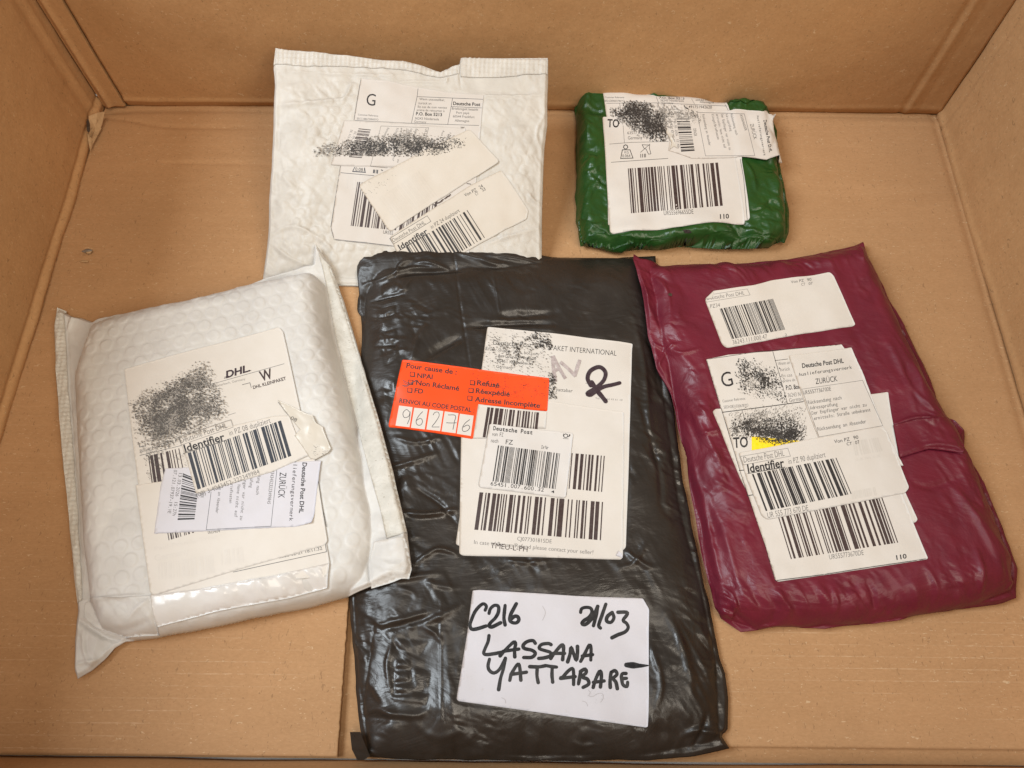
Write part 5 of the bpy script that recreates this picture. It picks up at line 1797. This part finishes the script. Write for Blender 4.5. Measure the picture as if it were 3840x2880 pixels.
L = lm.sheet('label_strip', q_st, lay(5), M['gloss'], emboss=lambda x, y: 0.0026 * crumple(x, y, 0.018, 93, 2.2, 0.5) * sstep(-0.23, -0.13, x) + 0.0013 * crumple(x, y, 0.010, 95, 1.8, 0.9) * (0.4 + sstep(-0.2, -0.12, x)), cell=0.0010)
lm.sheet('folded_flap', fp('LM', [(138, 1345), (152, 1332), (260, 1320), (384, 1312), (400, 1360), (412, 1432), (420, 1462), (300, 1474), (185, 1436), (135, 1395)]), 0.0005, M['milk'], use='film', cell=0.0010, emboss=lambda x, y: 0.0015 * crumple(x, y, 0.013, 99, 2.0, 0.5) + 0.0006 * crumple(x, y, 0.006, 98, 2.0, 0.9))
L['label'] = 'crinkled glossy lower edge of the label'
p = Print()
p.text('LM2', '2026-02-21 18:11:32', 1516, 1230, 1962, 1140, 34, 0)
p.line('LM2', [(1040, 1372), (1460, 1280), (2004, 1162), (1992, 1070)], 6)
p.build(lm, 'lettering', M['mid'], lay(3.6), lm.root)

L = lm.sheet('blank_label', q_lo, lay(4), M['cream'])
L['label'] = 'cream cover label with faint show-through of the one below'
p = Print()
p.text('LM2', 'Germany', 230, 1260, 590, 1180, 60, 1)
p.text('LM2', 'Paul-Prenda-Trier', 230, 1150, 880, 1020, 40, 0)
p.bars('LM2', [(260, 1280), (830, 1190), (850, 1380), (265, 1450)], 73, 70, 3)
p.bars('LM2', [(910, 1150), (1140, 1110), (1150, 1270), (920, 1300)], 74, 20, 3)
p.build(lm, 'show_through', ink("cream_show_through", (0.575, 0.53, 0.48)), lay(4.33), L)
p = Print()
p.text('LM2', '003404', 780, 978, 905, 960, 34)
p.build(lm, 'lettering', M['mid'], lay(4.36), L)

L = lm.sheet('return_slip', q_sl, lay(5), M['white'], rough_edge=0.0002, lift=[(fp('LM2', [(1870, 880)])[0], 0.010, 0.0016)])
L['label'] = 'thermal return slip with turned writing and curled corner'
p = Print()
p.bars('LM2', [(520, 350), (465, 840), (640, 832), (690, 420)], 75, 80, 3, 4)
p.build(lm, 'barcode', M['ink'], lay(5.35), L)
p = Print()
for t, x0, y0, x1, y1, h in [('07.121.07937-19.VE', 428, 312, 362, 765, 34), ('13.03.2026  15:27h', 480, 338, 412, 790, 34), ('DPAGR', 715, 510, 704, 604, 30), ('dung an Absender', 900, 440, 858, 765, 30), ('Briefkasten', 1015, 440, 1000, 660, 30),
                             (' Name nicht auf', 1090, 440, 1052, 806, 32), ('nger war nicht zu', 1150, 420, 1110, 836, 32), ('rüfung', 1220, 380, 1208, 500, 32), ('dung nach', 1296, 360, 1276, 572, 32),
                             ('0034345232234998­45'.replace('\u00ad', ''), 1436, 296, 1392, 668, 34)]:
    p.text('LM2', t, x0, y0, x1, y1, h, 0, True)
p.build(lm, 'lettering', M['mid'], lay(5.35), L)
p = Print()
p.text('LM2', 'ZURÜCK', 1524, 340, 1504, 604, 68, 0)
p.text('LM2', 'Auslieferungsvermerk', 1672, 140, 1620, 846, 40, 0, True)
p.text('LM2', 'Deutsche Post DHL', 1760, 238, 1722, 762, 44, 1)
p.build(lm, 'lettering', M['ink'], lay(5.35), L)
p = Print()
p.line('LM2', [(1494, 300), (1432, 898), (762, 934), (812, 545)], 4)
p.build(lm, 'printed_frame', M['blue'], lay(5.33), L)

L = lm.sheet('identifier_label', q_id, lay(6), M['cream'])
L['label'] = 'cream duplicate identifier label with barcode'
p = Print()
p.text('LM1', 'Identifier', 640, 1262, 1045, 1138, 74, 1)
p.line('LM1', [(622, 1276), (1050, 1144)], 6)
p.build(lm, 'lettering', M['ink'], lay(6.35), L)
p = Print()
p.text('LM1', 'Deutsche Post DHL', 598, 1172, 1066, 1016, 56, 2)
p.text('LM1', 'in PZ 08 dupliziert', 1092, 1096, 1506, 964, 54, 2)
p.text('LM2', '(00) 3-4043452-322349984', 668, 600, 1318, 352, 46, 2)
p.line('LM1', [(572, 1112), (1100, 934), (1124, 1010), (600, 1190), (572, 1112)], 3.5)
p.build(lm, 'lettering', M['mid'], lay(6.35), L)
p = Print()
p.bars('LM1', [(664, 1272), (1606, 942), (1712, 1300), (765, 1640)], 77, 116, 4, 12)
p.build(lm, 'barcode', M['blue'], lay(6.35), L)
L = lm.sheet('torn_sticker', fp('LM1', [(1575, 735), (1720, 800), (1880, 880), (1925, 890), (1960, 970), (2030, 1010), (2036, 1040), (2112, 1230), (2080, 1270), (1950, 1338), (1900, 1325), (1830, 1220), (1742, 1095), (1760, 1080), (1800, 1040), (1690, 900), (1640, 850)]),
             lay(7), M['stained'], lift=[(fp('LM1', [(1900, 1000)])[0], 0.012, 0.0014), (fp('LM1', [(2060, 1200)])[0], 0.008, 0.0007)], cell=0.0009, emboss=lambda x, y: 0.0006 * crumple(x, y, 0.009, 97, 1.6, 0.9))
L['label'] = 'torn and dirty corner of a sticker curling up'
p = Print()
p.text('LM1', '08', 1700, 930, 1758, 960, 36, 0)
p.line('LM1', [(1580, 760), (1680, 888)], 4)
p.flecks('LM1', [(1920, 1180), (2080, 1180), (2080, 1240), (1980, 1300), (1900, 1280)], 70, 3.0, 30, 30, 20, -0.1)
p.build(lm, 'lettering', M['mid'], lay(8), L, lift=[(fp('LM1', [(1900, 1000)])[0], 0.012, 0.0030), (fp('LM1', [(2060, 1200)])[0], 0.008, 0.0016)])
blot = [(60, 760), (250, 640), (500, 540), (680, 420), (830, 340), (900, 400), (930, 540), (990, 640), (1060, 800), (1080, 880), (1000, 930), (900, 980), (760, 1060), (600, 1130), (480, 1220), (330, 1240), (190, 1200), (150, 1080), (130, 940)]


def dens_lm(q):
    c = fp('LM1', [(600, 800)])[0]
    d = np.hypot((q[:, 0] - c[0]) / 190, (q[:, 1] - c[1]) / 150)
    return np.clip(1.25 - 0.55 * d, 0.25, 1)


p = Print()
p.flecks('LM1', blot, 10500, 5.4, -30, 31, 34, 0.06, 1.9, dens_lm)
p.flecks('LM1', [(180, 1200), (420, 1230), (430, 1430), (330, 1600), (240, 1480)], 330, 4.0, -30, 33, 30, -0.1)
p.flecks('LM1', [(440, 1260), (660, 1230), (680, 1400), (460, 1320)], 80, 3.0, -30, 34, 30, -0.2)
p.build(lm, 'ink_smear', M['smear2'], lay(6.9))
p = Print()
p.flecks('LM1', blot, 4200, 7.0, -30, 131, 40, 0.1, 2.4)
p.build(lm, 'ink_smear', M['haze_ink'], lay(6.75))

# ================================================================== plum bag
def pu_detail(X, Y, D, dc, s):
    low = sstep(0.07, 0.02, Y)
    side = sstep(0.036, 0.008, D)
    h = 0.0042 * crumple(X, Y, 0.055, 65, 2.4, 0.35) * (0.5 + 0.5 * side)
    h = h + 0.0038 * crumple(X, Y, 0.021, 67, 2.8, 0.35) * (0.16 + 0.84 * side + 0.3 * low) * (0.15 + 0.85 * patchy(X, Y, 0.045, 65, -0.3, 0.3))
    h = h + 0.0026 * crumple(X, Y, 0.0105, 68, 2.4, 0.2) * (0.22 + 0.78 * side) * (0.1 + 0.9 * patchy(X, Y, 0.03, 66, -0.2, 0.4))
    h = h + 0.0014 * crumple(X, Y, 0.005, 64, 2.2, 0.9) * (0.25 + 0.75 * side) * patchy(X, Y, 0.03, 69, -0.1, 0.4)
    h = h + 0.0010 * crumple(X, Y, 0.0050, 75, 9.0, 0.45, 1) * patchy(X, Y, 0.045, 55, 0.0, 0.5)
    h = h + 0.0022 * crumple(X, Y, 0.024, 69, 3.0, -0.25) * low
    return h


pu = Parcel('bag', M['plum'], dict(
    top=[('PU', [(55, 97), (80, 122), (240, 115), (500, 105), (640, 95), (800, 70), (960, 35), (990, 25)])],
    right=[('PU', [(990, 25), (1000, 80), (1030, 150), (1140, 350), (1260, 600), (1310, 740), (1345, 746), (1390, 790), (1393, 860), (1420, 910), (1480, 1020), (1570, 1250), (1605, 1350), (1600, 1430), (1597, 1470)])],
    left=[('PU', [(55, 97), (48, 140), (75, 240), (110, 440), (145, 560), (200, 640), (235, 780), (270, 900), (300, 1100), (330, 1280), (360, 1400), (385, 1510), (410, 1550), (490, 1607)])],
    bottom=[('PU', [(490, 1607), (560, 1600), (700, 1590), (830, 1598), (1000, 1575), (1200, 1545), (1420, 1510), (1540, 1490), (1597, 1470)])]),
    dict(left=0.005, right=0.004, top=0.008, bottom=0.002),
    [dict(poly=[('PU', [(75, 130), (500, 118), (800, 85), (985, 45), (1138, 380), (1265, 640), (1370, 800), (1460, 1020), (1590, 1300), (1595, 1440), (1400, 1505), (1000, 1568), (560, 1592), (405, 1540), (345, 1300), (295, 1000), (215, 640), (125, 380)])],
          z=0.008, T=0.021, r=0.016, soft=3, taper=1)],
    0.0015, ('poly_mailer', 'plum purple plastic bag with yellow highlighted label, at the right front', 'mailer', 'parcels in the box'),
    under=(bk,), detail=pu_detail, step=0.0006, wob=0.0010, rim=0.0050,
    creases=[('PU', [(320, 806), (420, 790), (560, 770)], 0.0014, 0.0018), ('PU', [(1090, 775), (1200, 740), (1320, 745)], 0.0014, 0.0016),
             ('PU', [(1120, 905), (1250, 860), (1395, 885)], 0.0013, -0.0018), ('PU', [(1140, 890), (1280, 850), (1395, 870)], 0.0012, 0.0018),
             ('PU', [(120, 430), (230, 480), (330, 460)], 0.0012, 0.0014), ('PU', [(150, 540), (200, 460), (240, 440)], 0.0011, 0.0014),
             ('PU', [(60, 110), (110, 260), (180, 420), (330, 560)], 0.0022, 0.0016), ('PU', [(90, 140), (190, 220), (210, 320)], 0.0014, 0.0014),
             ('PU', [(210, 650), (300, 780), (330, 860)], 0.0013, -0.0016), ('PU', [(290, 700), (380, 860), (420, 950)], 0.0016, 0.0012),
             ('PU', [(250, 800), (340, 1100), (400, 1380), (440, 1500)], 0.0018, 0.0022), ('PU', [(300, 1000), (360, 1280), (410, 1460)], 0.0013, -0.0024),
             ('PU', [(380, 1450), (440, 1470), (500, 1540)], 0.0011, 0.0020), ('PU', [(400, 1500), (460, 1520), (530, 1580)], 0.0010, -0.0020), ('PU', [(420, 1420), (470, 1480), (450, 1560)], 0.0010, 0.0018),
             ('PU', [(330, 1000), (420, 1200), (500, 1450), (580, 1520)], 0.0020, 0.0014), ('PU', [(640, 1440), (680, 1500), (720, 1540)], 0.0014, 0.0012),
             ('PU', [(860, 1420), (880, 1480), (870, 1540)], 0.0016, 0.0013), ('PU', [(1000, 1400), (1030, 1470), (1040, 1540)], 0.0016, -0.0012),
             ('PU', [(1240, 1330), (1280, 1420), (1270, 1500)], 0.0018, 0.0014), ('PU', [(1440, 1260), (1470, 1370), (1460, 1460)], 0.0020, 0.0015),
             ('PU', [(1350, 1000), (1450, 1150), (1540, 1320)], 0.0022, 0.0014), ('PU', [(1180, 1000), (1260, 1020), (1380, 980)], 0.0020, -0.0012),
             ('PU', [(1200, 700), (1150, 560), (1090, 430)], 0.0022, 0.0012), ('PU', [(1290, 720), (1200, 640), (1180, 600)], 0.0014, 0.0012),
             ('PU', [(1560, 1440), (1590, 1400), (1600, 1360)], 0.0012, 0.0014), ('PU', [(700, 450), (720, 420), (700, 380)], 0.0010, 0.0012), ('PU', [(960, 40), (985, 70), (990, 110)], 0.0012, 0.0014)])
q_t = rounded('PU1', [(145, 418), (255, 308), (330, 300), (780, 235), (1000, 175), (1740, 70), (1790, 115), (2068, 740), (2030, 765), (1380, 860), (1050, 920), (430, 1040), (380, 1010), (350, 960)], 12)
q_u = rounded('P', [(2672, 1544), (2682, 1534), (3330, 1470), (3396, 1850), (3441, 1948), (3433, 1959), (2990, 2040), (2815, 1868), (2778, 1800)], 5)
q_ad = rounded('P', [(2648, 1349), (2730, 1331), (3155, 1292), (3168, 1310), (3424, 1960), (3479, 2093), (3474, 2098), (2917, 2182), (2906, 2173), (2872, 2054), (2774, 1765), (2708, 1548)], 3)
q_rs = rounded('PU2', [(930, 152), (1580, 68), (1700, 330), (1900, 860), (2120, 1290), (1700, 1350), (1235, 1000), (1100, 650)], 2)
q_i2 = rounded('P', [(2768, 1700), (3100, 1636), (3300, 1600), (3322, 1616), (3408, 1830), (3392, 1850), (2876, 1950), (2856, 1938), (2800, 1800)], 9)
pu.settle([q_t, q_u, q_ad, q_rs, q_i2], 5, 0.10)
pu.build()
L = pu.sheet('label', q_t, lay(0), M['cream'])
L['label'] = 'upper routing label with one folded corner'
p = Print()
p.text('PU1', 'Deutsche Post DHL', 176, 428, 655, 358, 48, 2)
p.text('PU1', 'PZ34', 220, 532, 342, 512, 48, 2)
p.text('PU1', '36243.111.000.47', 505, 994, 944, 918, 56, 2)
p.text('PU1', '2', 1170, 890, 1196, 886, 34, 2)
p.text('PU1', 'Von PZ', 1246, 214, 1410, 192, 34)
p.text('PU1', '90', 1452, 188, 1508, 180, 36)
p.text('PU1', 'CT', 1380, 246, 1428, 240, 34)
p.text('PU1', '07', 1474, 236, 1524, 228, 34)
p.line('PU1', [(262, 352), (686, 286), (724, 362), (168, 454), (150, 420)], 3.5)
p.build(pu, 'lettering', M['mid'], lay(0.35), L)
p = Print()
p.bars('PU1', [(335, 538), (1020, 410), (1176, 804), (490, 926)], 81, 112, 3, 10)
p.build(pu, 'barcode', M['ink'], lay(0.35), L)
pu.sheet('folded_corner', fp('PU1', [(150, 414), (262, 308), (255, 345), (240, 412)]), lay(1.2), M['stained'], cell=0.001)

L = pu.sheet('back_label', q_u, lay(0), M['paper'])
L = pu.sheet('address_label', q_ad, lay(1), M['paper'])
L['label'] = 'address label with G and large lower barcode'
p = Print()
p.text('PU2', 'G', 250, 482, 362, 456, 150, 0)
p.text('PU2', 'P.O. Box', 905, 506, 1050, 492, 46, 1)
p.text('PU2', 'TO', 362, 1106, 512, 1096, 104, 1)
p.build(pu, 'lettering', M['ink'], lay(1.35), L)
p = Print()
for t, x0, y0, x1, y1, h in [('Wenn un', 824, 252, 945, 236, 34), ('zurück', 844, 312, 946, 302, 34), ('En cas', 860, 376, 968, 366, 34), ('prière de', 876, 428, 1000, 414, 30), ('36243 N', 924, 582, 1055, 568, 42), ('Germany', 940, 634, 1100, 610, 40),
                             ('Customer Reference:', 248, 636, 484, 606, 28), ('SEDH2831030678YO', 260, 700, 514, 678, 30), ('katja möckel', 505, 780, 742, 748, 40)]:
    p.text('PU2', t, x0, y0, x1, y1, h, 2)
p.build(pu, 'lettering', M['mid'], lay(1.35), L)
p = Print()
p.line('PU2', [(80, 190), (600, 112), (1480, 36)], 5)
p.line('PU2', [(80, 192), (245, 738), (425, 1340)], 4)
p.line('PU2', [(764, 96), (920, 650)], 5)
p.line('PU2', [(790, 202), (920, 186)], 5)
p.line('PU2', [(245, 738), (700, 680), (1080, 628)], 8)
p.line('PU2', [(450, 718), (505, 910)], 4)
p.line('PU2', [(420, 1342), (468, 1336)], 7)
p.line('PU3', [(148, 180), (192, 176)], 7)
p.line('PU3', [(228, 440), (286, 432)], 8)
p.line('PU3', [(148, 180), (420, 980), (520, 1312)], 3.5)
p.line('PU3', [(520, 1320), (1000, 1260), (1500, 1180), (2090, 1094)], 7)
p.build(pu, 'printed_frame', M['ink'], lay(1.33), L)
p = Print()
p.quad('PU2', [(548, 985), (1060, 1036), (800, 1088), (548, 1132)], 6, 6)
p.build(pu, 'highlighter_patch', M['yellow'], lay(1.34), L)
p = Print()
p.bars('PU3', [(470, 420), (1560, 248), (1800, 925), (678, 1098)], 83, 108, 4, 16)
p.build(pu, 'barcode', M['brown'], lay(1.36), L)
p = Print()
p.text('PU3', 'UR555773670DE', 1078, 1102, 1434, 1054, 52, 2)
p.build(pu, 'lettering', M['mid'], lay(1.36), L)
p = Print()
p.text('PU3', '110', 1774, 1106, 1880, 1088, 46, 1)
p.build(pu, 'lettering', M['ink'], lay(1.36), L)

L = pu.sheet('return_slip', q_rs, lay(2.2), M['paper'], rough_edge=0.0002)
L['label'] = 'thermal return slip upright on the plum bag'
p = Print()
p.text('PU2', 'Deutsche Post DHL', 1072, 280, 1502, 226, 46, 1)
p.text('PU2', 'ZURÜCK', 1212, 448, 1438, 416, 56, 0)
p.text('PU2', 'Auslieferungsvermerk', 1034, 366, 1590, 286, 34, 0, True)
p.build(pu, 'lettering', M['ink'], lay(2.55), L)
p = Print()
for t, x0, y0, x1, y1, h in [('UR555773670DE', 1088, 556, 1372, 514, 40), ('Rücksendung nach', 1130, 656, 1482, 604, 38), ('Adressprüfung', 1152, 712, 1440, 670, 36), ('Der Empfänger war nicht zu', 1170, 766, 1740, 676, 36),
                             ('ermitteln: Straße unbekannt', 1192, 820, 1782, 728, 36), ('Rücksendung an Absender', 1228, 932, 1738, 850, 38)]:
    p.text('PU2', t, x0, y0, x1, y1, h, 0, True)
p.line('PU2', [(1066, 500), (1696, 408), (1904, 878), (1246, 994), (1066, 500)], 3.5)
p.build(pu, 'lettering', M['mid'], lay(2.55), L)
L = pu.sheet('identifier_label', q_i2, lay(3.2), M['paper'])
L['label'] = 'duplicate identifier label with middle barcode on the plum bag'
p = Print()
p.text('PU2', 'Identifier', 510, 1366, 888, 1302, 84, 1)
p.line('PU2', [(508, 1374), (890, 1308)], 7)
p.text('PU2', 'Von PZ', 1404, 1062, 1564, 1034, 36)
p.text('PU2', '90', 1602, 1022, 1652, 1014, 36)
p.text('PU2', 'CT', 1532, 1084, 1586, 1078, 32)
p.text('PU2', '07', 1622, 1072, 1666, 1062, 34)
p.build(pu, 'lettering', M['ink'], lay(3.55), L)
p = Print()
p.text('PU2', 'Deutsche Post DHL', 468, 1262, 888, 1192, 62, 2)
p.text('PU2', 'in PZ 90 dupliziert', 932, 1278, 1314, 1204, 58, 2)
p.text('PU3', 'UR 555 773 670 DE', 438, 674, 860, 594, 58, 2)
p.line('PU2', [(430, 1198), (920, 1112), (948, 1194), (460, 1286), (430, 1198)], 3.5)
p.build(pu, 'lettering', M['mid'], lay(3.55), L)
p = Print()
p.bars('PU3', [(272, 220), (1146, 50), (1304, 424), (416, 602)], 87, 106, 4, 12)
p.build(pu, 'barcode', M['ink'], lay(3.55), L)
p = Print()
p.bars('PU2', [(1590, 1040), (1860, 1000), (1910, 1140), (1620, 1190)], 88, 40, 3)
p.text('PU2', '13.05.2026 12:36', 1620, 1245, 1880, 1200, 22, 0, True)
p.bars('PU3', [(1300, 400), (1560, 350), (1580, 430), (1310, 480)], 89, 40, 3)
p.build(pu, 'show_through', ink("grey_show_through", (0.54, 0.50, 0.455)), lay(3.52), L)
p = Print()


def dens_pu(q):
    a = fp('PU2', [(330, 990)])[0]
    yb = fp('PU2', [(0, 1000)])[0, 1]
    e = (yb + (q[:, 0] - a[0]) * 0.05 - q[:, 1]) / 42
    return np.clip(1.3 - np.abs(e - 0.4) * 0.75, 0.10, 1)


p.flecks('PU2', [(370, 190), (420, 175), (560, 215), (680, 260), (780, 262), (850, 400), (910, 620), (860, 640), (760, 550), (640, 600), (560, 500), (430, 540), (400, 380)], 2000, 5.4, 50, 35, 26, -0.02)
p.flecks('PU2', [(310, 720), (560, 690), (1080, 660), (1110, 900), (1120, 1060), (1000, 1060), (800, 1080), (540, 1000), (330, 990)], 4200, 4.6, -60, 37, 34, 0.0, 2.8, dens_pu)
p.flecks('PU2', [(560, 890), (700, 880), (1000, 920), (1030, 1040), (880, 1070), (640, 1010), (540, 960)], 2300, 5.0, 25, 38, 40, 0.35, 2.6)
p.build(pu, 'ink_smear', M['smear'], lay(2.1))
p = Print()
p.flecks('PU2', [(310, 720), (560, 690), (1080, 660), (1110, 900), (1120, 1060), (1000, 1060), (800, 1080), (540, 1000), (330, 990)], 1800, 5.0, -60, 137, 34, 0.0, 2.8)
p.flecks('PU2', [(370, 190), (560, 215), (780, 262), (850, 400), (910, 620), (640, 600), (430, 540)], 700, 5.0, 50, 138, 34, 0.0, 2.8)
p.build(pu, 'ink_smear', M['haze_ink'], lay(1.9))
pu.sheet('film_fold', fp('PU', [(1105, 772), (1200, 748), (1310, 740), (1343, 748), (1387, 790), (1391, 858), (1385, 884), (1250, 868), (1130, 903)]), 0.0011, M['plum'], use='film', cell=0.0010, emboss=lambda x, y: 0.0006 * crumple(x, y, 0.014, 57, 2.5, 0.3))
pu.sheet('hole', fp('PU', [(198, 242), (206, 236), (216, 240), (214, 250), (203, 248)]), 0.0004, M['dark'], use='film', cell=0.001, skirt=False)
